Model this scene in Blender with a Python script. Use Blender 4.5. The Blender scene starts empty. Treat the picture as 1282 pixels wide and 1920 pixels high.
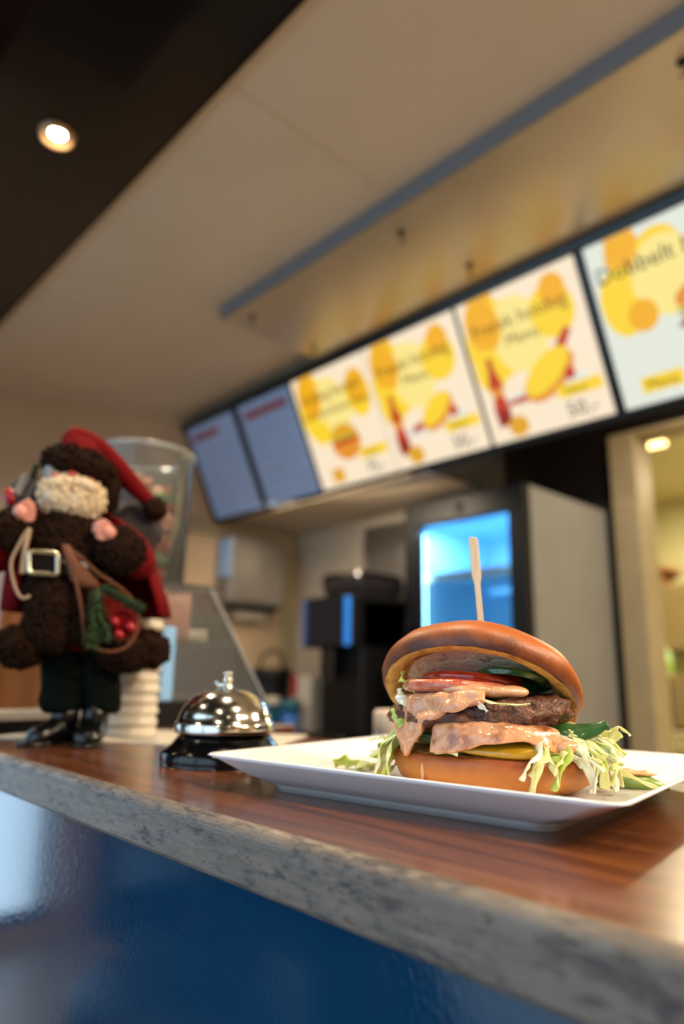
import bpy, bmesh, math, random
from math import sin, cos, pi, radians, sqrt, atan2
from mathutils import Vector, Matrix, noise

scene = bpy.context.scene
COL = scene.collection
random.seed(7)

# ------------------------------------------------------------------ camera, light, exposure
CAM = Vector((0, 0, 1.18))
yaw, pitch, roll = radians(47.2074), radians(13.1458), radians(1.0)
fw = Vector((-sin(yaw) * cos(pitch), cos(yaw) * cos(pitch), sin(pitch)))
rt = Vector((cos(yaw), sin(yaw), 0)); up = rt.cross(fw)
rt2 = rt * cos(roll) + up * sin(roll); up2 = -rt * sin(roll) + up * cos(roll)
cd = bpy.data.cameras.new('camera'); cam = bpy.data.objects.new('camera', cd); COL.objects.link(cam)
m = Matrix((rt2, up2, -fw)).transposed().to_4x4(); m.translation = CAM
cam.matrix_world = m
cd.sensor_fit = 'VERTICAL'; cd.sensor_height = 36; cd.lens = 1300 * 36 / 1920
cd.clip_start = 0.01
cd.dof.use_dof = True; cd.dof.focus_distance = 0.425; cd.dof.aperture_fstop = 3.2
scene.camera = cam
vs = scene.view_settings
vs.view_transform = 'Standard'; vs.look = 'None'; vs.gamma = 1; vs.use_curve_mapping = False; vs.exposure = 0.06
scene.cycles.max_bounces = 10; scene.cycles.transparent_max_bounces = 12
scene.cycles.caustics_reflective = False; scene.cycles.caustics_refractive = False
scene.cycles.sample_clamp_indirect = 6

world = bpy.data.worlds.new('world'); scene.world = world; world.use_nodes = True
bg = world.node_tree.nodes['Background']
bg.inputs[0].default_value = (0.62, 0.81, 1.0, 1); bg.inputs[1].default_value = 2.8

def light(name, kind, loc, energy, color=(1, 1, 1), size=.1, direction=(0, 0, -1), spot=None, sizey=None, portal=False):
    ld = bpy.data.lights.new(name, kind); ld.energy = energy; ld.color = color
    if kind == 'AREA':
        ld.size = size
        if sizey: ld.shape = 'RECTANGLE'; ld.size_y = sizey
        if portal: ld.cycles.is_portal = True
    else:
        ld.shadow_soft_size = size
    if spot: ld.spot_size = radians(spot); ld.spot_blend = .7
    o = bpy.data.objects.new(name, ld); COL.objects.link(o); o.location = loc
    o.rotation_euler = Vector(direction).to_track_quat('-Z', 'Y').to_euler()
    return o
# daylight comes in through the two glazed fronts (portals guide the sky light through the panes)
light('daylight_portal', 'AREA', (-3.47, -.25, 1.2), 1, size=1.3, sizey=2.2, direction=(1, 0, 0), portal=True)
light('daylight_portal', 'AREA', (-.4, -.97, 1.2), 1, size=5.0, sizey=2.2, direction=(0, 1, 0), portal=True)

# ------------------------------------------------------------------ helpers
def s2l(v): return v / 12.92 if v <= .04045 else ((v + .055) / 1.055) ** 2.4
def rgb(h):
    h = h.lstrip('#'); return tuple(s2l(int(h[i:i + 2], 16) / 255) for i in (0, 2, 4)) + (1,)

def M(name, col, rough=.5, metal=0., col2=None, nscale=40, namt=1., detail=4, stretch=None, bump=0, bscale=None,
      coat=0, trans=0, ior=1.45, sss=0, ssscol=None, sheen=0, emit=None, estr=0, alpha=1, spec=.5, rvar=0, ramp=(.35, .65), coords='Object'):
    mt = bpy.data.materials.new(name); mt.use_nodes = True
    nt = mt.node_tree; b = nt.nodes['Principled BSDF']
    I = b.inputs
    I['Base Color'].default_value = rgb(col); I['Roughness'].default_value = rough; I['Metallic'].default_value = metal
    I['Coat Weight'].default_value = coat; I['Coat Roughness'].default_value = .08
    I['Transmission Weight'].default_value = trans; I['IOR'].default_value = ior
    I['Specular IOR Level'].default_value = spec; I['Alpha'].default_value = alpha
    if sss:
        I['Subsurface Weight'].default_value = sss; I['Subsurface Scale'].default_value = .004
        I['Subsurface Radius'].default_value = (1, .5, .25)
    if sheen: I['Sheen Weight'].default_value = sheen
    if emit: I['Emission Color'].default_value = rgb(emit); I['Emission Strength'].default_value = estr
    if col2 or bump or rvar:
        tc = nt.nodes.new('ShaderNodeTexCoord'); mp = nt.nodes.new('ShaderNodeMapping')
        nt.links.new(tc.outputs[coords], mp.inputs[0])
        if stretch: mp.inputs['Scale'].default_value = stretch
    if col2:
        n = nt.nodes.new('ShaderNodeTexNoise'); n.inputs['Scale'].default_value = nscale; n.inputs['Detail'].default_value = detail
        n.inputs['Roughness'].default_value = .6
        nt.links.new(mp.outputs[0], n.inputs['Vector'])
        r = nt.nodes.new('ShaderNodeValToRGB'); r.color_ramp.elements[0].position = ramp[0]; r.color_ramp.elements[1].position = ramp[1]
        r.color_ramp.elements[0].color = rgb(col); r.color_ramp.elements[1].color = rgb(col2)
        nt.links.new(n.outputs['Fac'], r.inputs[0]); nt.links.new(r.outputs[0], I['Base Color'])
        if rvar:
            mr = nt.nodes.new('ShaderNodeMapRange'); mr.inputs['To Min'].default_value = rough - rvar; mr.inputs['To Max'].default_value = rough + rvar
            nt.links.new(n.outputs['Fac'], mr.inputs[0]); nt.links.new(mr.outputs[0], I['Roughness'])
    if bump:
        n2 = nt.nodes.new('ShaderNodeTexNoise'); n2.inputs['Scale'].default_value = bscale or nscale; n2.inputs['Detail'].default_value = 3
        nt.links.new(mp.outputs[0], n2.inputs['Vector'])
        bp = nt.nodes.new('ShaderNodeBump'); bp.inputs['Strength'].default_value = bump; bp.inputs['Distance'].default_value = .002
        nt.links.new(n2.outputs['Fac'], bp.inputs['Height']); nt.links.new(bp.outputs[0], I['Normal'])
    return mt

def link(o, parent=None):
    COL.objects.link(o)
    if parent: o.parent = parent
    return o
def tag(o, label=None, cat=None, group=None, kind=None):
    if label: o['label'] = label
    if cat: o['category'] = cat
    if group: o['group'] = group
    if kind: o['kind'] = kind
    return o
def thing(name, label, cat, loc=(0, 0, 0), rotz=0, group=None):
    o = bpy.data.objects.new(name, None); o.empty_display_size = .05
    o.location = loc; o.rotation_euler = (0, 0, rotz); link(o)
    return tag(o, label, cat, group)
def mesh(name, V, F, smooth=False):
    me = bpy.data.meshes.new(name); me.from_pydata([tuple(v) for v in V], [], F); me.validate(); me.update()
    if smooth:
        for p in me.polygons: p.use_smooth = True
    return me
def obj(name, vf, mat, parent=None, smooth=False, loc=None, rot=None, label=None):
    me = vf if isinstance(vf, bpy.types.Mesh) else mesh(name, vf[0], vf[1], smooth)
    if mat and not me.materials: me.materials.append(mat)
    o = bpy.data.objects.new(name, me)
    if loc: o.location = loc
    if rot: o.rotation_euler = rot
    link(o, parent)
    if label: o['label'] = label
    return o
def struct(name, vf, mat, parent=None, smooth=False):
    o = obj(name, vf, mat, parent, smooth)
    if not parent: o['kind'] = 'structure'
    return o
def join(*parts):
    V, F = [], []
    for v, f in parts:
        n = len(V); V += list(v); F += [tuple(i + n for i in q) for q in f]
    return V, F
def xf(vf, loc=(0, 0, 0), rot=(0, 0, 0), sc=(1, 1, 1)):
    mt = Matrix.Translation(loc) @ Matrix.Rotation(rot[2], 4, 'Z') @ Matrix.Rotation(rot[1], 4, 'Y') @ Matrix.Rotation(rot[0], 4, 'X') @ Matrix.Diagonal((*sc, 1))
    return [mt @ Vector(v) for v in vf[0]], vf[1]
def from_bm(bm):
    bm.verts.index_update()
    r = [v.co.copy() for v in bm.verts], [tuple(v.index for v in f.verts) for f in bm.faces]
    bm.free(); return r
def box(x0, x1, y0, y1, z0, z1, bevel=0, seg=2):
    bm = bmesh.new(); bmesh.ops.create_cube(bm, size=1)
    for v in bm.verts:
        v.co = Vector(((x0 + x1) / 2 + v.co.x * (x1 - x0), (y0 + y1) / 2 + v.co.y * (y1 - y0), (z0 + z1) / 2 + v.co.z * (z1 - z0)))
    if bevel: bmesh.ops.bevel(bm, geom=bm.edges[:], offset=bevel, segments=seg, profile=.5, affect='EDGES')
    return from_bm(bm)
def lathe(prof, n=32, axis=None):
    V, F = [], []
    rings = []
    for r, z in prof:
        if r < 1e-6: rings.append([len(V)]); V.append(Vector((0, 0, z)))
        else:
            s = len(V); rings.append(list(range(s, s + n)))
            V += [Vector((r * cos(2 * pi * i / n), r * sin(2 * pi * i / n), z)) for i in range(n)]
    for a, b in zip(rings, rings[1:]):
        for i in range(n):
            j = (i + 1) % n
            if len(a) == 1 and len(b) == 1: continue
            if len(a) == 1: F.append((a[0], b[i], b[j]))
            elif len(b) == 1: F.append((a[i], a[j], b[0]))
            else: F.append((a[i], a[j], b[j], b[i]))
    return V, F
def loft(rings, cap0=True, cap1=True, closed=True):
    V, F = [], []; n = len(rings[0])
    for r in rings: V += [Vector(p) for p in r]
    for k in range(len(rings) - 1):
        for i in range(n if closed else n - 1):
            j = (i + 1) % n
            F.append((k * n + i, k * n + j, (k + 1) * n + j, (k + 1) * n + i))
    if cap0: F.append(tuple(range(n - 1, -1, -1)))
    if cap1: F.append(tuple((len(rings) - 1) * n + i for i in range(n)))
    return V, F
def smoothpath(pts, sub=6):
    P = [Vector(p) for p in pts]; out = []
    for i in range(len(P) - 1):
        p0 = P[max(i - 1, 0)]; p1 = P[i]; p2 = P[i + 1]; p3 = P[min(i + 2, len(P) - 1)]
        for k in range(sub):
            t = k / sub
            out.append(.5 * ((2 * p1) + (p2 - p0) * t + (2 * p0 - 5 * p1 + 4 * p2 - p3) * t * t + (3 * p1 - p0 - 3 * p2 + p3) * t ** 3))
    out.append(P[-1]); return out
def tube(path, rad, n=8, sub=0, closed=False):
    P = smoothpath(path, sub) if sub else [Vector(p) for p in path]
    rings = []; prev = None
    for i, p in enumerate(P):
        t = (P[min(i + 1, len(P) - 1)] - P[max(i - 1, 0)]).normalized()
        if prev is None: a = t.orthogonal().normalized()
        else: a = (prev - t * prev.dot(t)).normalized()
        prev = a; b = t.cross(a)
        if callable(rad): r = rad(i / (len(P) - 1))
        elif isinstance(rad, (list, tuple)):
            q = i / (len(P) - 1) * (len(rad) - 1); k = min(int(q), len(rad) - 2); r = rad[k] + (rad[k + 1] - rad[k]) * (q - k)
        else: r = rad
        rings.append([p + (a * cos(2 * pi * k / n) + b * sin(2 * pi * k / n)) * r for k in range(n)])
    return loft(rings)
def blob(c, r, amp=0, scale=5, sub=4, rot=(0, 0, 0), seed=0, amp2=0, scale2=30):
    bm = bmesh.new(); bmesh.ops.create_icosphere(bm, subdivisions=sub, radius=1)
    off = Vector((seed * 3.1, seed * 1.7, seed * 2.3))
    for v in bm.verts:
        n = v.co.normalized(); p = Vector((n.x * r[0], n.y * r[1], n.z * r[2]))
        d = amp * noise.noise(p * scale + off) + (amp2 * abs(noise.noise(p * scale2 + off)) if amp2 else 0)
        v.co = p + n * d
    return xf(from_bm(bm), c, rot)
def extrude_poly(pts, z0, z1):
    n = len(pts)
    V = [Vector((x, y, z0)) for x, y in pts] + [Vector((x, y, z1)) for x, y in pts]
    F = [tuple(range(n - 1, -1, -1)), tuple(range(n, 2 * n))] + [(i, (i + 1) % n, n + (i + 1) % n, n + i) for i in range(n)]
    return V, F
def rrect(hx, hy, r, z, n=6):
    out = []
    for cx, cy, a0 in ((hx - r, hy - r, 0), (-hx + r, hy - r, 90), (-hx + r, -hy + r, 180), (hx - r, -hy + r, 270)):
        for k in range(n + 1):
            a = radians(a0 + 90 * k / n); out.append(Vector((cx + r * cos(a), cy + r * sin(a), z)))
    return out
def solid(o, t, sub=0):
    md = o.modifiers.new('thickness', 'SOLIDIFY'); md.thickness = t; md.offset = 0
    if sub: s = o.modifiers.new('smooth', 'SUBSURF'); s.levels = sub; s.render_levels = sub
    return o
def copy_tree(o, parent=None):
    c = o.copy(); link(c, parent)
    for ch in [x for x in o.children]: copy_tree(ch, c)
    return c

# ------------------------------------------------------------------ materials
m_dark_ceil = M('dark_gloss_ceiling', '#09080d', .07, spec=.35, col2='#121016', nscale=3)
m_ceil = M('beige_ceiling', '#d8c6ac', .55, col2='#d1bfa4', nscale=2.5, bump=.05, bscale=60)
m_soffit = M('soffit_lacquer', '#cbb99c', .3, col2='#c3b194', nscale=4, metal=.45, spec=.8)
m_edge_trim = M('grey_trim', '#74777b', .5)
m_wall = M('beige_wall', '#c8ae8e', .75, col2='#bfa585', nscale=3, bump=.1, bscale=150)
m_wall_grey = M('grey_wall', '#b3a490', .7, col2='#ab9c88', nscale=3, bump=.1, bscale=150)
m_wall_dark = M('dark_wall', '#100f12', .25, col2='#16151a', nscale=4)
m_trimw = M('cream_trim', '#9c8e70', .5, col2='#95876a', nscale=8)
m_floor = M('floor_tile', '#a39b90', .3, col2='#b0a89c', nscale=6)
m_kitchen = M('kitchen_wall', '#cfc79a', .5, col2='#c6be90', nscale=3)
m_black = M('black_plastic', '#070709', .45, spec=.3, col2='#0c0c0f', nscale=60, bump=.1, bscale=900)
m_black_gloss = M('black_gloss', '#050506', .12, col2='#08080a', nscale=30)
m_steel = M('steel', '#b9b9b7', .28, metal=1, col2='#a9a9a8', nscale=80, stretch=(1, 1, 12))
m_chrome = M('chrome', '#dcd8cc', .13, metal=1, col2='#d4d0c4', nscale=60, rvar=.03)
def thin_glass(name, tint, rough=.02, ior=1.45, haze=0):
    mt = bpy.data.materials.new(name); mt.use_nodes = True; nt = mt.node_tree; nt.nodes.remove(nt.nodes['Principled BSDF'])
    out = nt.nodes['Material Output']; tr = nt.nodes.new('ShaderNodeBsdfTransparent'); gl = nt.nodes.new('ShaderNodeBsdfGlossy'); fr_ = nt.nodes.new('ShaderNodeFresnel'); mx = nt.nodes.new('ShaderNodeMixShader')
    tr.inputs[0].default_value = rgb(tint); gl.inputs['Roughness'].default_value = rough; fr_.inputs[0].default_value = ior
    nt.links.new(fr_.outputs[0], mx.inputs[0]); nt.links.new(tr.outputs[0], mx.inputs[1]); nt.links.new(gl.outputs[0], mx.inputs[2])
    last = mx
    if haze:
        df = nt.nodes.new('ShaderNodeBsdfDiffuse'); df.inputs[0].default_value = (.7, .7, .7, 1); m2 = nt.nodes.new('ShaderNodeMixShader'); m2.inputs[0].default_value = haze
        nt.links.new(mx.outputs[0], m2.inputs[1]); nt.links.new(df.outputs[0], m2.inputs[2]); last = m2
    nt.links.new(last.outputs[0], out.inputs[0]); return mt
m_glass = thin_glass('clear_glass', '#f4f8fa')
m_acryl = thin_glass('clear_acrylic', '#eef2f3', .05, 1.3, .07)
m_white = M('white_porcelain', '#e9e6e6', .18, coat=.4, col2='#e5e2e2', nscale=20)
m_paper = M('white_paper', '#cfc6b6', .7, col2='#c6bdad', nscale=30, bump=.08, bscale=300)

def wood_mat(name, c1, c2, c3, rough=.25, coat=.5, axis='X', scale=1.0):
    mt = bpy.data.materials.new(name); mt.use_nodes = True; nt = mt.node_tree; b = nt.nodes['Principled BSDF']
    tc = nt.nodes.new('ShaderNodeTexCoord'); mp = nt.nodes.new('ShaderNodeMapping')
    s = {'X': (1.2, 14, 14), 'Y': (14, 1.2, 14), 'Z': (14, 14, 1.2)}[axis]
    mp.inputs['Scale'].default_value = [q * scale for q in s]
    nt.links.new(tc.outputs['Object'], mp.inputs[0])
    n = nt.nodes.new('ShaderNodeTexNoise'); n.inputs['Scale'].default_value = 5; n.inputs['Detail'].default_value = 8; n.inputs['Distortion'].default_value = .6
    n.inputs['Roughness'].default_value = .65
    nt.links.new(mp.outputs[0], n.inputs['Vector'])
    r = nt.nodes.new('ShaderNodeValToRGB'); e = r.color_ramp.elements
    e[0].position = .3; e[0].color = rgb(c1); e[1].position = .7; e[1].color = rgb(c3)
    k = e.new(.5); k.color = rgb(c2)
    nt.links.new(n.outputs['Fac'], r.inputs[0]); nt.links.new(r.outputs[0], b.inputs['Base Color'])
    b.inputs['Roughness'].default_value = rough; b.inputs['Coat Weight'].default_value = coat; b.inputs['Coat Roughness'].default_value = .12
    bp = nt.nodes.new('ShaderNodeBump'); bp.inputs['Strength'].default_value = .25; bp.inputs['Distance'].default_value = .001
    nt.links.new(n.outputs['Fac'], bp.inputs['Height']); nt.links.new(bp.outputs[0], b.inputs['Normal'])
    return mt
m_counter = wood_mat('varnished_counter_wood', '#361a0b', '#5a3016', '#774622', .28, .35)
m_boxwood = wood_mat('light_brown_wood', '#8a5630', '#a36a3c', '#b27846', .45, .1, 'Z')
m_bamboo = wood_mat('bamboo', '#cdb48c', '#d9c29c', '#e4d2b2', .5, 0, 'Z', 6)

def edge_mat():
    mt = bpy.data.materials.new('worn_counter_edge'); mt.use_nodes = True; nt = mt.node_tree; b = nt.nodes['Principled BSDF']
    tc = nt.nodes.new('ShaderNodeTexCoord')
    def nz(scale, detail, st, dist=0):
        mp = nt.nodes.new('ShaderNodeMapping'); mp.inputs['Scale'].default_value = st
        nt.links.new(tc.outputs['Object'], mp.inputs[0])
        n = nt.nodes.new('ShaderNodeTexNoise'); n.inputs['Scale'].default_value = scale; n.inputs['Detail'].default_value = detail
        n.inputs['Distortion'].default_value = dist; n.inputs['Roughness'].default_value = .7
        nt.links.new(mp.outputs[0], n.inputs['Vector']); return n
    def ramp(n, a, b_, c0, c1):
        r = nt.nodes.new('ShaderNodeValToRGB'); e = r.color_ramp.elements
        e[0].position = a; e[0].color = c0; e[1].position = b_; e[1].color = c1
        nt.links.new(n.outputs['Fac'], r.inputs[0]); return r
    base = ramp(nz(60, 7, (.22, 1, 2.2)), .35, .65, rgb('#82766a'), rgb('#665b51'))
    fine = ramp(nz(330, 8, (.22, 1, .8), .3), .47, .60, (0, 0, 0, 1), (1, 1, 1, 1))
    large = ramp(nz(28, 6, (.5, 1, 1.2)), .42, .56, (.12, .12, .12, 1), (.95, .95, .95, 1))
    scuff = nt.nodes.new('ShaderNodeMix'); scuff.data_type = 'RGBA'; scuff.blend_type = 'MULTIPLY'; scuff.inputs[0].default_value = 1
    nt.links.new(fine.outputs[0], scuff.inputs[6]); nt.links.new(large.outputs[0], scuff.inputs[7])
    spots = ramp(nz(420, 3, (.4, 1, 1)), .60, .66, (0, 0, 0, 1), (1, 1, 1, 1))
    mx = nt.nodes.new('ShaderNodeMix'); mx.data_type = 'RGBA'
    nt.links.new(scuff.outputs[2], mx.inputs[0]); nt.links.new(base.outputs[0], mx.inputs[6]); mx.inputs[7].default_value = rgb('#3c3539')
    mx2 = nt.nodes.new('ShaderNodeMix'); mx2.data_type = 'RGBA'
    nt.links.new(spots.outputs[0], mx2.inputs[0]); nt.links.new(mx.outputs[2], mx2.inputs[6]); mx2.inputs[7].default_value = rgb('#5a4334')
    nt.links.new(mx2.outputs[2], b.inputs['Base Color'])
    b.inputs['Roughness'].default_value = .38; b.inputs['Specular IOR Level'].default_value = .5
    bp = nt.nodes.new('ShaderNodeBump'); bp.inputs['Strength'].default_value = .5; bp.inputs['Distance'].default_value = .001
    nt.links.new(scuff.outputs[2], bp.inputs['Height']); nt.links.new(bp.outputs[0], b.inputs['Normal'])
    return mt
m_edge = edge_mat()
m_bluepanel = M('blue_gloss_panel', '#0c3c5c', .06, col2='#0a3654', nscale=3, bump=.1, bscale=220, spec=.5, coat=1)

# ------------------------------------------------------------------ the room
CZ = 2.48                                    # ceiling height
struct('floor', box(-3.7, 2.7, -3.4, 5.5, -.1, 0), m_floor)
struct('ceiling', box(-3.7, 2.7, -1.1, .671, CZ - .012, CZ + .1), m_dark_ceil)
cw = struct('ceiling', box(-3.7, 2.7, .671, 3.02, CZ, CZ + .1), m_ceil)
obj('joint_strip', box(-3.4, 2.5, .673, .681, CZ - .013, CZ - .0005), m_dark_ceil, cw)
for x in (-2.35, -1.15, .05): obj('panel_joint', box(x, x + .004, .69, 1.23, CZ - .0012, CZ - .0002), M('joint_line', '#cbb592', .7, col2='#c4ae8b'), cw)

def wallseg(p0, p1, z0, z1, t=.1):
    p0 = Vector(p0); p1 = Vector(p1); d = (p1 - p0).normalized(); nrm = Vector((-d.y, d.x)) * t
    pts = [p0, p1, p1 + nrm, p0 + nrm]
    return extrude_poly([(p.x, p.y) for p in pts], z0, z1)
# left wall: slightly splayed, then straight down the customers' side with glazing
struct('wall_left', join(wallseg((-3.50, .5), (-3.435, .913), 0, CZ), wallseg((-3.435, .913), (-3.11, 1.80), 0, CZ), wallseg((-3.11, 1.80), (-3.09, 2.5), 0, CZ)), m_wall)
struct('wall_left_front', join(box(-3.6, -3.5, -1.0, .5, 0, .05), box(-3.6, -3.5, -1.0, .5, 2.3, CZ), box(-3.6, -3.5, -1.0, -.9, .05, 2.3), box(-3.6, -3.5, .4, .5, .05, 2.3)), m_wall)
struct('wall_front', join(box(-3.6, 2.6, -1.1, -1.0, 0, .04), box(-3.6, 2.6, -1.1, -1.0, 2.25, CZ), box(-3.6, -3.3, -1.1, -1.0, .04, 2.25), box(2.15, 2.6, -1.1, -1.0, .04, 2.25)), m_wall)
struct('wall_right', box(2.5, 2.6, -1.0, 3.0, 0, CZ), m_wall)
m_frame = M('window_frame', '#2c2e33', .4, col2='#33353a')
def window(n, a0, a1, z0, z1, plane, axis, mull):
    t = .05
    def bx(u0, u1, w0, w1, d=.03):
        return box(plane - d, plane + d, u0, u1, w0, w1) if axis == 'Y' else box(u0, u1, plane - d, plane + d, w0, w1)
    o = struct('window_%d' % n, join(bx(a0, a1, z0, z0 + t), bx(a0, a1, z1 - t, z1), bx(a0, a0 + t, z0, z1), bx(a1 - t, a1, z0, z1)), m_frame)
    xs = [a0] + list(mull) + [a1]
    for u in mull: obj('mullion', bx(u - .035, u + .035, z0 + t, z1 - t), m_frame, o)
    obj('rail', bx(a0 + t, a1 - t, .95, 1.0, .025), m_frame, o)
    for u0, u1 in zip(xs, xs[1:]): obj('pane', bx(u0 + .04, u1 - .04, z0 + t, z1 - t, .003), m_glass, o)
window(1, -.9, .4, .05, 2.3, -3.55, 'Y', (-.25,))
window(2, -3.3, 2.15, .04, 2.25, -1.05, 'X', (-2.45, -1.5, -.4, .9))
# back of the service side
struct('wall_back', box(-3.2, -2.09, 2.5, 2.6, 0, CZ), m_wall_grey)
struct('wall_back_return', box(-2.14, -2.09, 2.6, 3.0, 0, CZ), m_wall_grey)
struct('wall_back_dark', join(box(-2.14, -1.29, 3.0, 3.1, 0, CZ), box(-1.29, -.35, 3.0, 3.1, 2.255, CZ), box(-.35, 2.6, 3.0, 3.1, 0, CZ)), m_wall_dark)
d1 = struct('door_1', join(box(-1.405, -1.285, 2.965, 3.13, 0, 2.272, .006), box(-.36, -.24, 2.965, 3.13, 0, 2.272, .006)), m_trimw)
obj('door_head', box(-1.285, -.36, 2.97, 3.13, 2.25, 2.272, .004), m_trimw, d1)
# kitchen beyond the doorway
struct('wall_kitchen', join(box(-2.7, .4, 5.2, 5.3, 0, CZ), box(-2.8, -2.7, 3.1, 5.3, 0, CZ), box(.3, .4, 3.1, 5.2, 0, CZ)), m_kitchen)
struct('ceiling_kitchen', box(-2.8, .4, 3.1, 5.3, CZ, CZ + .1), m_kitchen)
# ceiling soffit panel that carries the menu, bulkhead behind the menu
sf = struct('trim_1', box(-2.0, 2.4, 1.236, 1.70, CZ - .05, CZ - .001, .004), m_soffit)
obj('face_strip', box(-2.0, 2.4, 1.228, 1.2359, CZ - .052, CZ - .003), m_edge_trim, sf)
for x, y in ((-1.193, 1.319), (-1.156, 1.594), (-.402, 1.311), (-1.90, 1.30), (-1.93, 1.62), (-.37, 1.60)):
    hk = obj('hook', join(xf(lathe([(0, 0), (.012, 0), (.012, -.004), (0, -.004)], 12), (x, y, CZ - .05)),
                          tube([(x, y, CZ - .056), (x, y, CZ - .07), (x + .008, y, CZ - .08), (x, y, CZ - .088), (x - .008, y, CZ - .08)], .0022, 6, 4)), m_black, sf)
struct('trim_2', box(-3.09, -1.68, 1.97, 2.5, 1.965, CZ), m_ceil)
ub = thing('bulkhead_lamp', 'slim warm lamp strip under the bulkhead behind the menu sign', 'lamp', (-2.2, 1.987, 1.9585))
obj('lamp_body', box(-.45, .45, -.010, .010, -.004, -.0005), M('lamp_white', '#cfc8ba', .5, col2='#c6bfb1'), ub)
obj('diffuser', box(-.44, .44, -.008, .008, -.006, -.004), M('strip_diffuser', '#fff0d8', .4, emit='#ffdba8', estr=2.5, col2='#fff4e2'), ub)
light('bulkhead_lamp_light', 'AREA', (0, 0, -.012), 9, (1, .82, .58), .86, (-.1, .35, -1), sizey=.016).parent = ub
struct('trim_3', box(-1.68, -1.66, 1.97, 2.5, 1.955, CZ), m_wall_dark)
# cream corner trim round the dispenser on the left wall
t4 = struct('trim_4', box(-3.09, -3.075, 2.41, 2.497, .0, 1.96, .003), m_trimw)
obj('top_trim', box(-3.09, -3.075, 1.78, 2.41, 1.88, 1.955, .003), m_trimw, t4)
struct('baseboard_back', box(-3.09, -2.14, 2.485, 2.5, 0, .1), m_trimw)

# ------------------------------------------------------------------ downlights in the dark ceiling
m_bulb = M('lit_bulb', '#fff2d8', .3, emit='#ffe2b0', estr=40, col2='#fff6e6')
m_ring = M('warm_ring', '#c9a680', .3, metal=.2, col2='#bd9a74', nscale=60)
def downlight(x, y, z, label, watts=36):
    t = thing('ceiling_downlight', label, 'downlight', (x, y, z), 0, 'recessed downlights in the dark ceiling')
    obj('trim_ring', lathe([(.034, .0), (.034, -.014), (.036, -.0155), (.040, -.014), (.0425, -.003), (.0425, 0)], 40), m_ring, t, True)
    obj('reflector', lathe([(.034, -.0005), (.028, -.0012), (.022, -.002)], 32), m_chrome, t, True)
    obj('bulb', lathe([(0, -.006), (.010, -.0055), (.016, -.004), (.019, -.001), (.019, 0), (0, 0)], 24), m_bulb, t, True)
    l = light('downlight_lamp', 'SPOT', (0, 0, -.03), watts, (1, .80, .56), .022, (0, 0, -1), 150); l.parent = t
names = {(-1.56, .464): 'lit recessed downlight shining in the dark glossy ceiling at upper left'}
for x in (-2.46, -1.56, -.66, .24, 1.14):
    downlight(x, .464, CZ - .012, names.get((x, .464), 'recessed warm downlight in the dark ceiling outside the picture'))
for x in (-2.4, -1.2, 0, 1.2):
    downlight(x, -.45, CZ - .012, 'recessed warm downlight in the dark ceiling outside the picture', 10)
def fill_panel(x, y, watts, label):  # unseen ceiling panels, added to brighten the staff side
    t = thing('fill_panel_light', label, 'fill light', (x, y, CZ))
    obj('frame', box(-.21, .21, -.21, .21, -.025, 0, .004), m_trimw, t)
    obj('diffuser', box(-.19, .19, -.19, .19, -.03, -.025), M('warm_diffuser', '#fff0d8', .4, emit='#ffdfb4', estr=4, col2='#fff4e2'), t)
    l = light('fill_panel_lamp', 'AREA', (0, 0, -.04), watts, (1, .82, .60), .36, (0, 0, -1)); l.parent = t
fill_panel(-.75, 2.5, 14, 'added square fill light hidden behind the menu sign before the doorway')
fill_panel(.9, 2.2, 45, 'added unseen square fill light over the staff side beyond the right picture edge')
fill_panel(1.6, .95, 75, 'added unseen square fill light over the staff side near the counter end')

# ------------------------------------------------------------------ service counter
ct = thing('service_counter', 'long varnished wooden service counter with worn edge and blue front', 'counter', (-.9, .42, 0))
def slab():
    # cross-section in Y,Z (local): rounded front top edge
    pr = [(.185, 1.068), (.185, 1.1), (-.176, 1.1)]
    for k in range(1, 7):
        a = radians(90 + 90 * k / 6); pr.append((-.176 + .008 * cos(a), 1.092 + .008 * sin(a)))
    pr += [(-.184, 1.071), (-.181, 1.068)]
    rings = [[Vector((x, y, z)) for y, z in pr] for x in (-2.2, -1, 0, 1, 2.2)]
    return rings, pr
rings, pr = slab()
obj('counter_top', loft([[Vector((x, y, z)) for y, z in [(.185, 1.068), (.185, 1.1), (-.1765, 1.1), (-.1765, 1.068)]] for x in (-2.2, -1, 0, 1, 2.2)]), m_counter, ct)
eb = [(-.1765, 1.1)] + [(y, z) for y, z in pr[3:]] + [(-.1765, 1.068)]
obj('counter_edge', loft([[Vector((x, y, z)) for y, z in eb] for x in (-2.2, -1, 0, 1, 2.2)]), m_edge, ct, label='worn beige front edge with dark scuffs')
obj('front_panel', box(-2.2, 2.2, -.155, -.13, .08, 1.068), m_bluepanel, ct, label='glossy blue front panel')
obj('plinth', box(-2.2, 2.2, -.12, .1, 0, .08), m_black, ct)
obj('carcass', box(-2.2, 2.2, -.13, .16, .08, 1.06), m_black, ct)
# lower work table on the staff side
wt = thing('work_table', 'low steel work table behind the wooden service counter', 'table', (-1.0, .86, 0))
obj('table_top', box(-1.9, 1.6, -.245, .3, .9, .93, .004), m_steel, wt)
for x in (-1.8, 0, 1.5):
    for y in (-.2, .25): obj('leg', box(x - .02, x + .02, y - .02, y + .02, 0, .9), m_steel, wt)
obj('shelf', box(-1.85, 1.55, -.22, .27, .3, .32), m_steel, wt)

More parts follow.
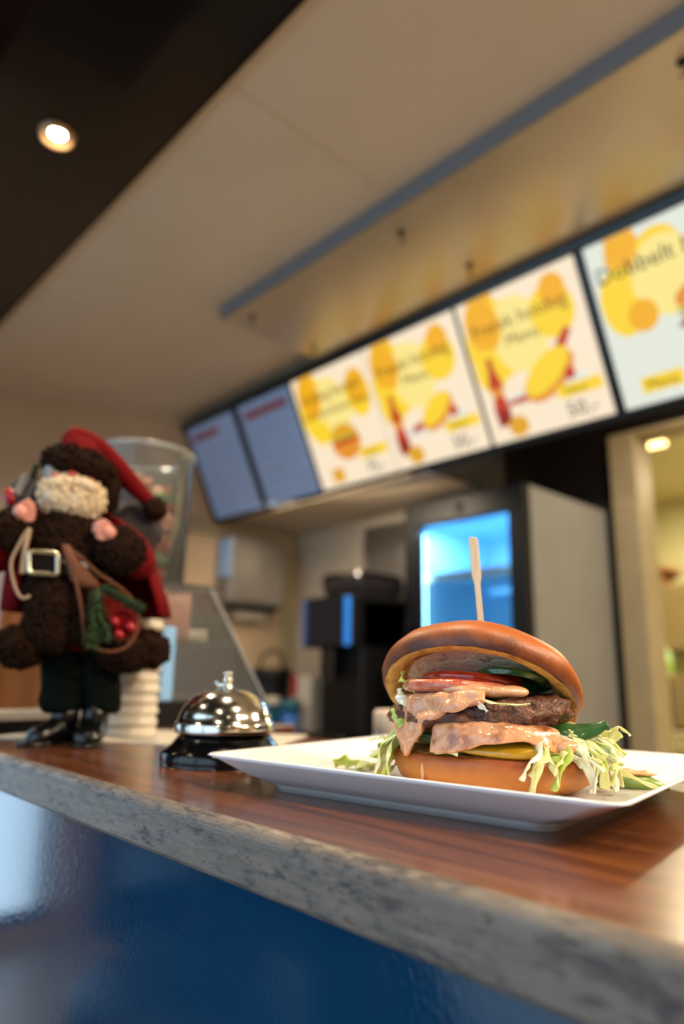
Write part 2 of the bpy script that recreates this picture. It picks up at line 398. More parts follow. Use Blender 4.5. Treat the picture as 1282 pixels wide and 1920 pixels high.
# ------------------------------------------------------------------ illuminated menu
mb = thing('menu_board', 'long tilted menu sign of black framed panels, four lit yellow and two unlit', 'menu sign', (-1.72, 1.8275, 2.177))
mb.rotation_euler = (radians(90 + 25.5), 0, 0)
m_blackframe = M('menu_black_frame', '#060607', .3, col2='#0a0a0c', nscale=30)
def emis(name, c, s): return M(name, '#1a1a1a', .4, emit=c, estr=s, col2='#202020', nscale=5)
LW, LC = .93, .86
m_pw = emis('backlit_warm_white', '#ffeacb', LW); m_pc = emis('backlit_cool_white', '#eff3e4', LC)
m_or = emis('backlit_orange', '#fdb715', LW * .95); m_ye = emis('backlit_yellow', '#ffd72e', LW); m_ly = emis('backlit_pale_yellow', '#ffe98c', LW)
m_go = emis('backlit_gold', '#f6b322', LW * .85); m_red = emis('backlit_red', '#e0431a', .7); m_dr = emis('backlit_dark_red', '#b62a12', .6)
m_ink = emis('backlit_ink', '#9a6414', .5); m_bk = emis('backlit_black', '#3a2c20', .3); m_bun = emis('backlit_bun', '#f39a2c', .85)
m_grn = emis('backlit_green', '#b9c94a', .8); m_meat = emis('backlit_meat', '#8a4526', .5); m_cream = emis('backlit_cream', '#ffeecb', 1)
m_unlit = M('unlit_panel', '#aecaf6', .3, col2='#a8c4f0', nscale=3, coat=.5)
m_unred = M('unlit_red_print', '#a86a78', .4, col2='#a06270')
H2 = .243
obj('housing', box(-1.37, 1.36, -.268, .278, -.10, -.006, .004), m_blackframe, mb)
obj('top_rail', box(-1.37, 1.36, H2 + .002, .278, -.006, .012, .003), m_blackframe, mb)
obj('bottom_rail', box(-1.37, 1.36, -.268, -H2 - .002, -.006, .010, .003), m_blackframe, mb)
def text_vf(body, size):
    cu = bpy.data.curves.new('t', 'FONT'); cu.body = body; cu.size = size; cu.align_x = 'CENTER'; cu.resolution_u = 2; cu.extrude = .0004
    o = bpy.data.objects.new('t', cu); COL.objects.link(o)
    dg = bpy.context.evaluated_depsgraph_get(); me = bpy.data.meshes.new_from_object(o.evaluated_get(dg))
    V = [v.co.copy() for v in me.vertices]; F = [tuple(p.vertices) for p in me.polygons]
    bpy.data.objects.remove(o); bpy.data.curves.remove(cu); bpy.data.meshes.remove(me); return V, F
def disc(cx, cy, rx, ry=None, a=0, n=28):
    ry = ry or rx; ca, sa = cos(a), sin(a)
    return [(cx + rx * cos(t) * ca - ry * sin(t) * sa, cy + rx * cos(t) * sa + ry * sin(t) * ca) for t in [2 * pi * k / n for k in range(n)]]
PZ = [0]
def prt(panel, name, poly, mat, z=None):
    PZ[0] += .00025
    z = .0012 + PZ[0] if z is None else z
    return obj(name, extrude_poly(poly, .0006, z), mat, panel)
def rect(x0, x1, y0, y1): return [(x0, y0), (x1, y0), (x1, y1), (x0, y1)]
def txt(panel, body, x, y, size, mat, sx=1):
    PZ[0] += .0002
    v = xf(text_vf(body, size), (x, y, .0018 + PZ[0]), (0, 0, 0), (sx, 1, 1)); return obj('lettering', v, mat, panel)
def mpanel(x0, x1, mat, label):
    PZ[0] = 0
    p = obj('menu_panel', box(x0 + 1.72, x1 + 1.72, -H2, H2, -.006, .0006), mat, mb, label=label)
    return p, (x0 + x1) / 2 + 1.72, (x1 - x0) / 2
def bottle_print(p, cx, cy, s=1, a=0):
    sh = [(-.016, -.07), (.016, -.07), (.019, -.03), (.012, 0), (.017, .025), (.007, .06), (.007, .085), (-.007, .085), (-.007, .06), (-.017, .025), (-.012, 0), (-.019, -.03)]
    prt(p, 'bottle_print', [(cx + x * s, cy + y * s) for x, y in sh], m_red)
    prt(p, 'bottle_base_print', [(cx + x * s, cy + y * s) for x, y in rect(-.017, .017, -.07, -.035)], m_dr)
    prt(p, 'bottle_label_print', [(cx + x * s, cy + y * s) for x, y in rect(-.0125, .0125, -.004, .016)], m_bun)
def blots_common(p, c, w):
    prt(p, 'orange_blot', [(c - w * .78, H2 - .001), (c - w * .35, H2 - .001), (c - w * .28, .18), (c - w * .3, .12), (c - w * .55, .09), (c - w * .85, .13), (c - w * .84, .19)], m_or)
    prt(p, 'yellow_blot', disc(c - w * .5, .09, w * .48, .135, -.15), m_ye)
    prt(p, 'pale_blot', disc(c - w * .08, .085, w * .46, .125, .1), m_ly)
    prt(p, 'orange_blot', disc(c - w * .62, .15, w * .30, .09, .1), m_or)
def price(p, c, w, body):
    prt(p, 'price_badge', rect(c + w * .28, c + w * .95, -.155, -.115), m_ye)
    txt(p, 'Tilbud', c + w * .55, -.148, .03, m_ink)
    txt(p, body, c + w * .58, -.218, .066, m_bk)
# two unlit panels
for x0, x1, rw, lb in ((-3.05, -2.659, .22, 'unlit grey menu panel at the far left end'), (-2.602, -2.227, .31, 'unlit grey menu panel beside the lit burger panel')):
    p, c, w = mpanel(x0, x1, m_unlit, lb)
    prt(p, 'red_heading', rect(c - w + .03, c - w + .03 + rw, .165, .205), m_unred)
    for k in range(5): prt(p, 'price_line', rect(c - w + .03, c + w - .05 - .02 * (k % 2), .10 - .06 * k, .104 - .06 * k), M('faint_print', '#a2a8b8', .4, col2='#9ca2b2'))
# lit panel: burger
p, c, w = mpanel(-2.203, -1.773, m_pw, 'lit menu panel with a round burger picture')
blots_common(p, c, w)
prt(p, 'yellow_blot', disc(c - w * .55, -.005, w * .26, .05), m_ye)
prt(p, 'yellow_blot', disc(c + w * .64, .10, w * .3, .095), m_ye); prt(p, 'orange_blot', disc(c + w * .66, .13, w * .24, .07), m_or)
txt(p, 'Kylling burger', c, .125, .062, m_ink); txt(p, 'med pommes frites', c, .06, .05, m_ink)
prt(p, 'burger_bun_print', disc(c + .0, -.07, .082, .074), m_bun)
prt(p, 'burger_crown_print', [(c + .08 * cos(t), -.062 + .07 * sin(t)) for t in [pi * k / 14 for k in range(15)]], m_go)
prt(p, 'burger_meat_print', disc(c, -.066, .078, .012, .05), m_red); prt(p, 'burger_salad_print', disc(c, -.05, .072, .006), m_grn)
prt(p, 'yellow_dot', rect(c - w * .6, c - w * .3, -.225, -.165), m_go)
price(p, c, w, '75,-')
# two lit panels: hot dog menus
for i, (x0, x1, lb) in enumerate(((-1.765, -1.334, 'lit menu panel with a short hot dog and red bottle'), (-1.315, -.884, 'lit menu panel with a hot dog whose sausage sticks out, and red bottle'))):
    p, c, w = mpanel(x0, x1, m_pw, lb)
    blots_common(p, c, w)
    prt(p, 'yellow_blot', disc(c - w * .7, .0, w * .26, .075, .1), m_ye)
    prt(p, 'yellow_blot', disc(c + w * .52, .115, w * .34, .085), m_ye); prt(p, 'orange_blot', disc(c + w * .6, .175, w * .2, .05), m_or)
    txt(p, 'Fransk hotdog', c - .005, .118, .060, m_ink); txt(p, 'Menu', c - .005, .058, .054, m_ink)
    prt(p, 'dish_print', disc(c + .02, -.11, .15, .024, .05), m_pc)
    if i: prt(p, 'sausage_print', [(c - .12, -.115), (c - .02, -.105), (c + .135, .055), (c + .155, .045), (c + .08, -.07), (c - .0, -.13), (c - .11, -.13)], m_red)
    else: prt(p, 'sausage_print', disc(c - .055, -.105, .035, .014, .3), m_red)
    k = 1 if i else .82
    prt(p, 'bread_shadow_print', disc(c + .045, -.072, .105 * k, .058 * k, .55), m_bun)
    prt(p, 'bread_print', disc(c + .042, -.058, .098 * k, .046 * k, .58), m_ye)
    prt(p, 'red_dot_print', disc(c + .115, -.085, .017, .02), m_red)
    bottle_print(p, c - w * .68, -.085, 1.5)
    prt(p, 'yellow_dot', disc(c - w * .48, -.2, .036, .034), m_go)
    price(p, c, w, '50,-')
# lit panel: double burger (cooler light)
p, c, w = mpanel(-.849, -.40, m_pc, 'cooler lit menu panel with a stacked double burger')
prt(p, 'orange_blot', [(c - w * .72, H2 - .001), (c - w * .36, H2 - .001), (c - w * .26, .17), (c - w * .4, .10), (c - w * .66, .12), (c - w * .78, .18)], m_or)
prt(p, 'yellow_blot', disc(c - w * .68, .06, w * .28, .10), m_ye)
prt(p, 'yellow_blot', disc(c - w * .12, .17, w * .26, .055), m_ye)
prt(p, 'pale_blot', disc(c - w * .1, .09, w * .42, .11), m_ly)
prt(p, 'yellow_dot', disc(c - w * .48, .005, .042, .046), m_or)
txt(p, 'Dobbelt burger', c - .0, .125, .066, m_bk)
bx = c + .075
for nm, yy, rx, ry, mt in (('bun_print', -.165, .088, .026, m_bun), ('salad_print', -.145, .098, .013, m_grn), ('meat_print', -.118, .096, .016, m_dr), ('cheese_print', -.10, .1, .012, m_ye),
                           ('bun_print', -.075, .094, .016, m_cream), ('meat_print', -.045, .1, .016, m_meat), ('tomato_print', -.025, .09, .011, m_red), ('salad_print', -.008, .1, .012, m_grn), ('crown_print', .02, .094, .042, m_bun)):
    prt(p, nm, disc(bx, yy, rx, ry, .12), mt)
prt(p, 'price_badge', rect(c - w * .72, c - w * .2, -.21, -.165), m_ye); txt(p, 'Menu', c - w * .46, -.202, .04, m_ink)

# ------------------------------------------------------------------ drinks fridge
fr = thing('drinks_fridge', 'tall black framed glass door drinks fridge with blue lit inside and grey side', 'fridge', (-1.755, 2.3, 0))
m_frside = M('fridge_grey_side', '#7f7f7c', .5, col2='#7a7a77', nscale=8)
m_frin = M('fridge_inside', '#a6d3ee', .5, col2='#a0cde8', nscale=5)
m_led = M('fridge_led', '#c8f2ff', .3, emit='#a6eaff', estr=14, col2='#d4f5ff')
m_ledglint = M('fridge_led_glint', '#e6faff', .3, emit='#cdf3ff', estr=16, col2='#f0fcff')
obj('cabinet_side', box(-.31, -.29, .05, .66, .05, 1.925, .003), m_frside, fr)
obj('cabinet_side', box(.29, .31, .05, .68, .05, 1.925, .003), m_frside, fr)
obj('cabinet_back', box(-.29, .29, .62, .66, .05, 1.92), m_frin, fr)
obj('cabinet_top', box(-.29, .29, .05, .64, 1.88, 1.925), m_black, fr)
obj('ceiling_liner', box(-.285, .285, .06, .62, 1.84, 1.878), m_frin, fr)
obj('cabinet_base', box(-.31, .31, .02, .64, 0, .25, .004), m_black, fr)
obj('liner', join(box(-.288, -.28, .06, .62, .26, 1.84), box(.28, .288, .06, .62, .26, 1.84)), m_frin, fr)
dr = obj('door', join(box(-.31, -.235, 0, .05, .26, 1.925, .004), box(.235, .31, 0, .05, .26, 1.925, .004), box(-.235, .235, 0, .05, 1.825, 1.925, .004), box(-.235, .235, 0, .05, .26, .34, .004)), m_black, fr)
obj('door_pane', box(-.235, .235, .02, .026, .34, 1.825), m_glass, dr)
obj('door_handle', tube([(-.27, -.005, 1.0), (-.27, -.03, 1.03), (-.27, -.03, 1.37), (-.27, -.005, 1.4)], .009, 8, 4), m_black, dr)
obj('badge', xf(lathe([(0, 0), (.022, 0), (.022, .003), (0, .003)], 20), (0, -.001, 1.875), (radians(90), 0, 0)), M('badge_grey', '#2a2a2c', .7, col2='#303032', spec=.1), dr)
for sx in (-1, 1):
    obj('led_strip', box(sx * .262 - .012, sx * .262 + .012, .06, .072, .3, 1.80), m_led, fr)
for k, z in enumerate((1.42, 1.35, 1.34, 1.325, 1.31, 1.295, 1.28)):  # glowing discs added for the led reflections inside the fridge
    obj('led_glint', xf(lathe([(0, 0), (.006, 0), (.006, .004), (0, .004)], 10), (.02 if k else -.012, .60, z), (radians(90), 0, 0)), m_ledglint, fr)
m_shelf = M('fridge_shelf', '#a9d4ee', .3, col2='#a0cbe6', nscale=10)
for z in (.62, .98, 1.22, 1.60):
    s = obj('shelf', box(-.278, .278, .09, .58, z, z + .006), m_shelf, fr)
    obj('price_rail', box(-.278, .278, .082, .09, z - .015, z + .02), m_white, s)
light('fridge_lamp', 'AREA', (-1.755, 2.42, 2.0 - .17), 9, (.45, .8, 1), .4, (0, .15, -1), sizey=.05).parent = None
m_pet = M('pale_drink', '#bcdcf0', .2, col2='#cfe6f4', nscale=20); m_cap = M('blue_cap', '#2d66b0', .4, col2='#2a60a8')
pb = None
for i, (x, z, y) in enumerate(((-1.95, 1.226, 2.5), (-1.87, 1.226, 2.52), (-1.79, 1.226, 2.5), (-1.60, 1.226, 2.5), (-1.53, 1.226, 2.52), (-1.93, .986, 2.5), (-1.84, .986, 2.5), (-1.75, .986, 2.5), (-1.66, .986, 2.5), (-1.57, .986, 2.5))):
    lb = 'small pale drink bottle on the %s shelf of the lit fridge' % ('middle' if z > 1.1 else 'lower')
    if pb is None:
        pb = t = thing('drink_bottle', lb, 'bottle', (x, y, z), 0, 'bottles in the fridge')
        obj('body', lathe([(0, 0), (.028, 0), (.031, .006), (.031, .10), (.026, .125), (.012, .15), (.012, .165), (0, .165)], 20), m_pet, t, True)
        obj('cap', lathe([(.013, .163), (.014, .165), (.014, .18), (0, .18)], 14), m_cap, t)
    else:
        t = copy_tree(pb); t.location = (x, y, z); t['label'] = lb

# ------------------------------------------------------------------ back worktop, coffee machine and things around it
bw = thing('back_worktop', 'dark back worktop under the coffee machine along the rear wall', 'worktop', (-2.6, 2.25, 0))
obj('top', box(-.5, .5, -.23, .24, .86, .9, .003), m_black, bw)
for k in range(2):
    dd = obj('cabinet_door', box(-.495 + .495 * k + .003, .495 * k - .003, -.225, -.205, .1, .855, .002), m_black, bw)
    obj('handle', box(-.05 + .12 * k - .005, -.05 + .12 * k + .005, -.24, -.225, .5, .7), m_steel, dd)
obj('cabinet_body', box(-.495, .495, -.205, .235, 0, .86), m_black, bw)
cm = thing('coffee_machine', 'black bean-to-cup coffee machine with two vertical blue light strips', 'coffee machine', (-2.30, 2.05, .9))
m_blue = M('blue_light_strip', '#2f86d8', .3, emit='#0a5fc4', estr=.75, col2='#3a8fe0')
m_blued = M('dim_blue_strip', '#1f4f8d', .3, emit='#0b3f86', estr=.35, col2='#25599a')
m_scr = M('dark_screen', '#02060c', .12, emit='#04101f', estr=.5, col2='#050a12')
obj('body', box(-.10, .16, .06, .38, 0, .60, .012), m_black, cm)
obj('head', box(-.16, .16, 0, .36, .39, .615, .01), m_black, cm)
obj('screen', box(-.135, .105, -.004, .002, .405, .60), m_scr, cm)
obj('light_strip', box(.115, .150, -.006, .004, .40, .605, .003), m_blue, cm)
obj('light_strip', box(-.158, -.14, -.006, .004, .40, .605, .003), m_blued, cm)
hp = obj('bean_hopper', loft([rrect(.11, .13, .02, .615), rrect(.125, .15, .02, .665), rrect(.125, .15, .02, .70)]), M('smoked_hopper', '#26242a', .15, col2='#2c2a30'), cm, loc=(.03, .19, 0))
obj('hopper_lid', xf(loft([rrect(.128, .153, .02, .70), rrect(.12, .14, .02, .722), rrect(.03, .03, .02, .735)]), (0, 0, 0)), m_black_gloss, hp)
obj('drip_tray', box(-.12, .14, -.03, .06, 0, .035, .006), m_black_gloss, cm)
sp = obj('spout', join(box(-.03, .05, -.01, .06, .27, .39, .006), tube([(-.01, 0, .28), (-.01, 0, .245)], .008), tube([(.03, 0, .28), (.03, 0, .245)], .008)), m_black_gloss, cm)
obj('side_vent', join(*[box(.158, .164, .14, .30, .12 + .03 * k, .132 + .03 * k) for k in range(6)]), m_black_gloss, cm)
ns = thing('carton', 'white carton with a red side standing before the rear wall', 'carton', (-2.56, 2.2, .9))
m_redc = M('red_card', '#a81d2b', .6, col2='#9d1a27', nscale=20); m_teal = M('teal_card', '#0f5a6e', .5, col2='#0d5163', nscale=20); m_bluec = M('blue_card', '#1f5fae', .45, col2='#1b559e', nscale=20)
obj('box', box(-.09, .05, -.05, .05, 0, .27, .004), m_paper, ns); obj('red_side', box(-.093, -.05, -.053, .05, .17, .272, .002), m_redc, ns)
cs = thing('cup_holder', 'teal and blue cup holder on the back worktop beside the carton', 'cup holder', (-2.565, 2.07, .9))
obj('tube_holder', lathe([(0, 0), (.04, 0), (.045, .13), (.043, .13), (.038, .004), (0, .004)], 24), m_bluec, cs, True); obj('rim_band', lathe([(.044, .11), (.049, .11), (.05, .16), (.044, .16)], 24), m_teal, cs, True)
tc = thing('tea_canister', 'small teal tea canister left of the coffee machine', 'canister', (-2.69, 2.07, .9))
obj('body', lathe([(0, 0), (.037, 0), (.037, .14), (0, .14)], 24), m_teal, tc); obj('lid', lathe([(.039, .138), (.039, .16), (.03, .168), (0, .17)], 24), m_paper, tc)
bg_ = thing('basket', 'dark round basket on the far worktop end', 'basket', (-2.88, 2.2, .9))
obj('shell', lathe([(0, 0), (.07, 0), (.10, .26), (.105, .30), (.095, .30), (.065, .01), (0, .01)], 24), m_black, bg_, True)
obj('handle', tube([(-.1, 0, .29), (-.08, 0, .36), (0, 0, .39), (.08, 0, .36), (.1, 0, .29)], .008, 8, 4), m_black, bg_)
# steel splash panel
sp2 = thing('steel_panel', 'brushed steel splash panel on the rear wall above the coffee machine', 'panel', (-2.32, 2.499, 1.3))
obj('sheet', box(-.2, .2, -.008, 0, 0, .62, .001), m_steel, sp2); obj('folded_edge', box(.17, .2, -.03, -.008, 0, .62), m_steel, sp2)
# paper towel dispenser on the left wall
pd = thing('towel_dispenser', 'grey paper towel dispenser on the left wall under the unlit menu', 'dispenser', (-3.095, 2.16, 1.50), radians(1))
m_disp = M('grey_dispenser', '#8f8880', .22, metal=.35, col2='#857e76', nscale=12)
obj('cover', box(.0, .13, -.18, .18, .02, .38, .025, 4), m_disp, pd)
obj('side_panel', box(.01, .125, -.188, -.176, .16, .36, .004), M('daylight_sheen_side', '#a9c4e6', .25, col2='#a0bbe0'), pd)  # pale blue colour paints the daylight mirrored in this side
obj('paper_slot', box(.02, .12, -.14, .14, .0, .022), m_black, pd)
obj('paper_end', box(.06, .063, -.1, .1, -.05, .005), m_paper, pd)
# squeeze bottle behind the burger
sq = thing('squeeze_bottle', 'clear plastic squeeze bottle with pale cap behind the plate', 'bottle', (-.655, .70, .93))
obj('body', lathe([(0, 0), (.03, 0), (.034, .005), (.034, .12), (.030, .155), (.022, .175), (.0195, .18)], 28), M('cloudy_plastic', '#b9c6d4', .2, col2='#aebccb', nscale=15, trans=.35), sq, True)
obj('cap', lathe([(.0215, .174), (.0225, .176), (.0225, .20), (.02, .205), (0, .206)], 28), M('pale_cap', '#c9b6a4', .5, col2='#c0ad9b'), sq, True)

# ------------------------------------------------------------------ kitchen things through the doorway
kl = thing('kitchen_lamp', 'short warm tube lamp glowing on the kitchen ceiling', 'lamp', (-1.48, 3.57, 2.435))
obj('lamp_body', box(-.13, .13, -.04, .04, -.035, 0, .004), m_trimw, kl)
for x in (-.1, .1): obj('hanger', tube([(x, 0, 0), (x, 0, CZ - 2.435)], .004, 6), m_steel, kl)
obj('tube', box(-.10, .10, -.028, .028, -.06, -.035, .012, 3), M('warm_tube', '#ffe8a8', .3, emit='#ffd98a', estr=6, col2='#fff0c0'), kl)
light('kitchen_lamp_light', 'AREA', (-1.48, 3.57, 2.36), 45, (1, .87, .55), .25, (0, 0, -1), sizey=.08)
light('kitchen_lamp_light', 'AREA', (-1.2, 4.4, CZ - .03), 40, (1, .87, .55), .6, (0, 0, -1), sizey=.2)
m_oven = M('dark_oven', '#15120e', .3, col2='#1b1812'); m_taupe = M('taupe_cabinet', '#7c6a48', .4, col2='#74623f', nscale=6)
kc = thing('kitchen_cabinet', 'taupe wall cabinet hanging in the yellow kitchen', 'cabinet', (-1.75, 4.95, 1.36))
obj('body', box(-.5, .5, -.2, .24, 0, .44, .004), m_taupe, kc)
for k in range(2):
    q = obj('door', box(-.49 + .495 * k, -.005 + .495 * k, -.22, -.2, .01, .43, .004), m_taupe, kc); obj('knob', blob((-.06 + .12 * k, -.232, .06), (.012, .012, .012), sub=2), m_steel, q)
kt = thing('kitchen_table', 'steel kitchen table seen through the doorway', 'table', (-1.75, 4.6, 0))
obj('top', box(-.7, .7, -.3, .3, .84, .88, .003), m_trimw, kt)
for x in (-.65, .65):
    for y in (-.25, .25): obj('leg', box(x - .02, x + .02, y - .02, y + .02, 0, .84), m_steel, kt)
ov = thing('grill_oven', 'dark slatted grill oven on the kitchen table', 'oven', (-1.86, 4.55, .88))
obj('body', box(-.16, .16, -.12, .15, .02, .33, .006), m_taupe, ov); obj('foot', box(-.16, .16, -.12, .15, 0, .02), m_oven, ov)
for k in range(5): obj('slat', box(-.12, .05, -.13, -.12, .06 + .05 * k, .09 + .05 * k), m_oven, ov)
gb = thing('green_bottle', 'green labelled bottle standing on top of the grill oven', 'bottle', (-1.87, 4.5, 1.21))
obj('body', lathe([(0, 0), (.045, 0), (.05, .01), (.05, .12), (.03, .15), (.018, .17), (0, .172)], 20), M('pale_green', '#8fae7a', .3, col2='#86a571'), gb, True)
obj('label_band', lathe([(.051, .03), (.0515, .03), (.0515, .075), (.051, .075)], 20), M('bright_green', '#7ea31c', .4, col2='#749819'), gb)
oc = thing('orange_tub', 'orange plastic tub at the right edge of the kitchen table', 'tub', (-1.52, 4.5, .88))
obj('shell', lathe([(0, 0), (.09, 0), (.11, .2), (.115, .21), (.105, .21), (.085, .01), (0, .01)], 24), M('orange_plastic', '#c07a22', .4, col2='#b5711d'), oc, True)
obj('handle', tube([(-.11, 0, .2), (-.09, 0, .27), (0, 0, .3), (.09, 0, .27), (.11, 0, .2)], .005, 6, 4), m_steel, oc)
ks = thing('kitchen_shelf', 'narrow wooden shelf on the yellow kitchen wall', 'shelf', (-2.1, 5.06, 1.93))
obj('board', box(-.3, .12, -.13, .14, 0, .025, .003), m_boxwood, ks); obj('bracket', box(.02, .04, -.1, .14, -.1, 0), m_boxwood, ks)

# ------------------------------------------------------------------ low round stools on the customers' side (seen mirrored in the blue front)
m_leather = M('dark_leather', '#0c0a0b', .4, col2='#121011', nscale=30)
def stool(x, y, label):
    t = thing('round_stool', label, 'stool', (x, y, 0))
    c = obj('cushion', lathe([(0, .30), (.25, .30), (.28, .32), (.29, .38), (.28, .44), (.25, .465), (.1, .475), (0, .476)], 40), m_leather, t, True)
    obj('piping', lathe([(.283, .318), (.288, .314), (.293, .318), (.288, .322)], 40), m_leather, c, True)
    obj('body', lathe([(0, .02), (.2, .02), (.23, .05), (.262, .30), (0, .30)], 40), m_leather, t, True)
    obj('foot_ring', lathe([(0, 0), (.19, 0), (.2, .01), (.2, .02), (0, .02)], 32), m_black, t, True)
stool(-1.62, -.5, 'low dark round stool mirrored in the blue counter front')
stool(.5, -.55, 'low dark round stool on the customer side outside the picture')

# ------------------------------------------------------------------ plate
pl = thing('plate', 'white rectangular porcelain plate with raised rim under the burger', 'plate', (-.329, .442, 1.1), radians(9))
HX, HY = .148, .134
sec = [(-.050, -.028, 0, .012), (-.046, -.024, 0, .014), (-.045, -.022, .004, .014), (-.040, -.019, .0055, .014), (-.024, -.011, .011, .013), (-.006, -.003, .0195, .012), (0, 0, .0218, .010),
       (-.0015, -.0012, .0228, .010), (-.004, -.0035, .0222, .010), (-.010, -.008, .0180, .012), (-.022, -.014, .0115, .014), (-.030, -.018, .0095, .016), (-.045, -.030, .009, .018)]
obj('dish', loft([rrect(HX + a, HY + b, r, z, 6) for a, b, z, r in sec]), m_white, pl, True)

# ------------------------------------------------------------------ burger
BX, BY = -.2915, .4135
bz = 1.1095
brot = radians(35.7)
bu = thing('burger', 'tall open burger with toasted bun, patty, tomato and sauce on the white plate', 'burger', (BX, BY, bz), brot)
def crust_mat(name, c1, c2, c3, z0, z1):
    mt = bpy.data.materials.new(name); mt.use_nodes = True; nt = mt.node_tree; b = nt.nodes['Principled BSDF']
    tc = nt.nodes.new('ShaderNodeTexCoord'); sx = nt.nodes.new('ShaderNodeSeparateXYZ'); nt.links.new(tc.outputs['Object'], sx.inputs[0])
    n = nt.nodes.new('ShaderNodeTexNoise'); n.inputs['Scale'].default_value = 45; n.inputs['Detail'].default_value = 5; nt.links.new(tc.outputs['Object'], n.inputs['Vector'])
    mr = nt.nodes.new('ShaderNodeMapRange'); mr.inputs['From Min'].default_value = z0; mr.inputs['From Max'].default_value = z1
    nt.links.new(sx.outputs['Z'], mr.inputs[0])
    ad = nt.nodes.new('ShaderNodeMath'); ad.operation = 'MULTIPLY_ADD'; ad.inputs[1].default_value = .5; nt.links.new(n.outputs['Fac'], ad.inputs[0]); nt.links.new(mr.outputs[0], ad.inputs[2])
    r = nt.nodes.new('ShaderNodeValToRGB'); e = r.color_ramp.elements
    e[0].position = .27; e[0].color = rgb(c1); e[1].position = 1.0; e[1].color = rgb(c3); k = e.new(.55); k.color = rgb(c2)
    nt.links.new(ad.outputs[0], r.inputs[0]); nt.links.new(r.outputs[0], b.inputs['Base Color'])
    b.inputs['Roughness'].default_value = .42; b.inputs['Subsurface Weight'].default_value = .12; b.inputs['Subsurface Scale'].default_value = .004
    n2 = nt.nodes.new('ShaderNodeTexNoise'); n2.inputs['Scale'].default_value = 520; n2.inputs['Detail'].default_value = 3; nt.links.new(tc.outputs['Object'], n2.inputs['Vector'])
    bp = nt.nodes.new('ShaderNodeBump'); bp.inputs['Strength'].default_value = .3; bp.inputs['Distance'].default_value = .0008
    nt.links.new(n2.outputs['Fac'], bp.inputs['Height']); nt.links.new(bp.outputs[0], b.inputs['Normal'])
    return mt
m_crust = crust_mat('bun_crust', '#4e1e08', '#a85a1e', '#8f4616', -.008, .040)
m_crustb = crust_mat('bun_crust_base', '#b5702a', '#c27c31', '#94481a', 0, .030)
m_crumb = M('toasted_crumb', '#d9a049', .7, col2='#7c3f12', nscale=70, ramp=(.5, .72), bump=.8, bscale=260)
m_crumbw = M('sauced_crumb', '#f4d4ae', .45, col2='#8a5230', nscale=95, ramp=(.56, .72), bump=.9, bscale=220, coat=.3)
m_patty = M('grilled_patty', '#331a11', .5, col2='#74462f', nscale=140, bump=1.0, bscale=420, coat=.12, ramp=(.3, .7))
m_sauce = M('burger_sauce', '#dcaa82', .2, col2='#cc9065', nscale=110, coat=.5, sss=.25, bump=.3, bscale=160)
m_cheese = M('browned_melted_cheese', '#d39a70', .25, col2='#7c3812', nscale=75, ramp=(.50, .68), coat=.5, sss=.2, bump=.5, bscale=200)
m_pepper = M('yellow_pepper', '#a67c0e', .18, col2='#b88f1a', nscale=60, coat=.6, sss=.3)
m_tomato = M('tomato', '#c23a1c', .18, col2='#a52a12', nscale=120, coat=.6, sss=.3)
m_tomskin = M('sauced_tomato_edge', '#cf7c62', .25, col2='#b5502f', nscale=130, coat=.5, sss=.2, bump=.4, bscale=200)
m_cuc = M('dark_green_pepper', '#173a14', .2, col2='#24521c', nscale=60, coat=.5)
m_let = M('lettuce', '#c9d184', .35, col2='#eceeb8', nscale=60, coat=.3, sss=.3)
m_letg = M('lettuce_green', '#98b54a', .35, col2='#c2d078', nscale=60, coat=.3, sss=.3)
m_letw = M('lettuce_white', '#e6e2bc', .35, col2='#f2f0dc', nscale=60, coat=.3, sss=.3)

# bottom bun
nb = 72
def ripple(vf, amp, sc, seed=0):
    o = Vector((seed, seed * 2.1, seed * .7))
    return [v + Vector(v).normalized() * (amp * noise.noise(Vector(v) * sc + o)) for v in vf[0]], vf[1]
bb = lathe([(0, 0), (.045, 0), (.056, .0015), (.0630, .006), (.0660, .012), (.0672, .018), (.0665, .022), (.064, .0230)], nb)
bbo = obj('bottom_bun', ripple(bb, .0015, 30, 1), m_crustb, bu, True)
obj('cut_face', ripple(lathe([(.064, .0230), (.055, .0240), (.03, .0245), (0, .0245)], nb), .0012, 60, 2), m_crumb, bbo, True)
# top bun, lifted at the front and leaning to the right
tb_rot = (radians(-31), radians(9), 0)
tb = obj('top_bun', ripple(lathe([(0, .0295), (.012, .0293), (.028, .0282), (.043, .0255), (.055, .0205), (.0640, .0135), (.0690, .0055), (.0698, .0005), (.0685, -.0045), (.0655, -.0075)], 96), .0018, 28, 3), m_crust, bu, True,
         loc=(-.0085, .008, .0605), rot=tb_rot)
obj('toasted_rim', ripple(lathe([(.0655, -.0075), (.0605, -.0075), (.055, -.0035), (.051, 0)], 96), .0012, 80, 4), m_crumb, tb, True)
obj('inner_crumb', ripple(lathe([(.051, 0), (.046, .0015), (.036, .003), (.02, .004), (0, .0045)], 96), .0022, 70, 5), m_crumbw, tb, True)
obj('cap_mark', xf(lathe([(0, .0004), (.011, .0004), (.0125, 0), (.0125, -.002)], 28), (-.004, .0, .0296)), m_crust, tb, True)
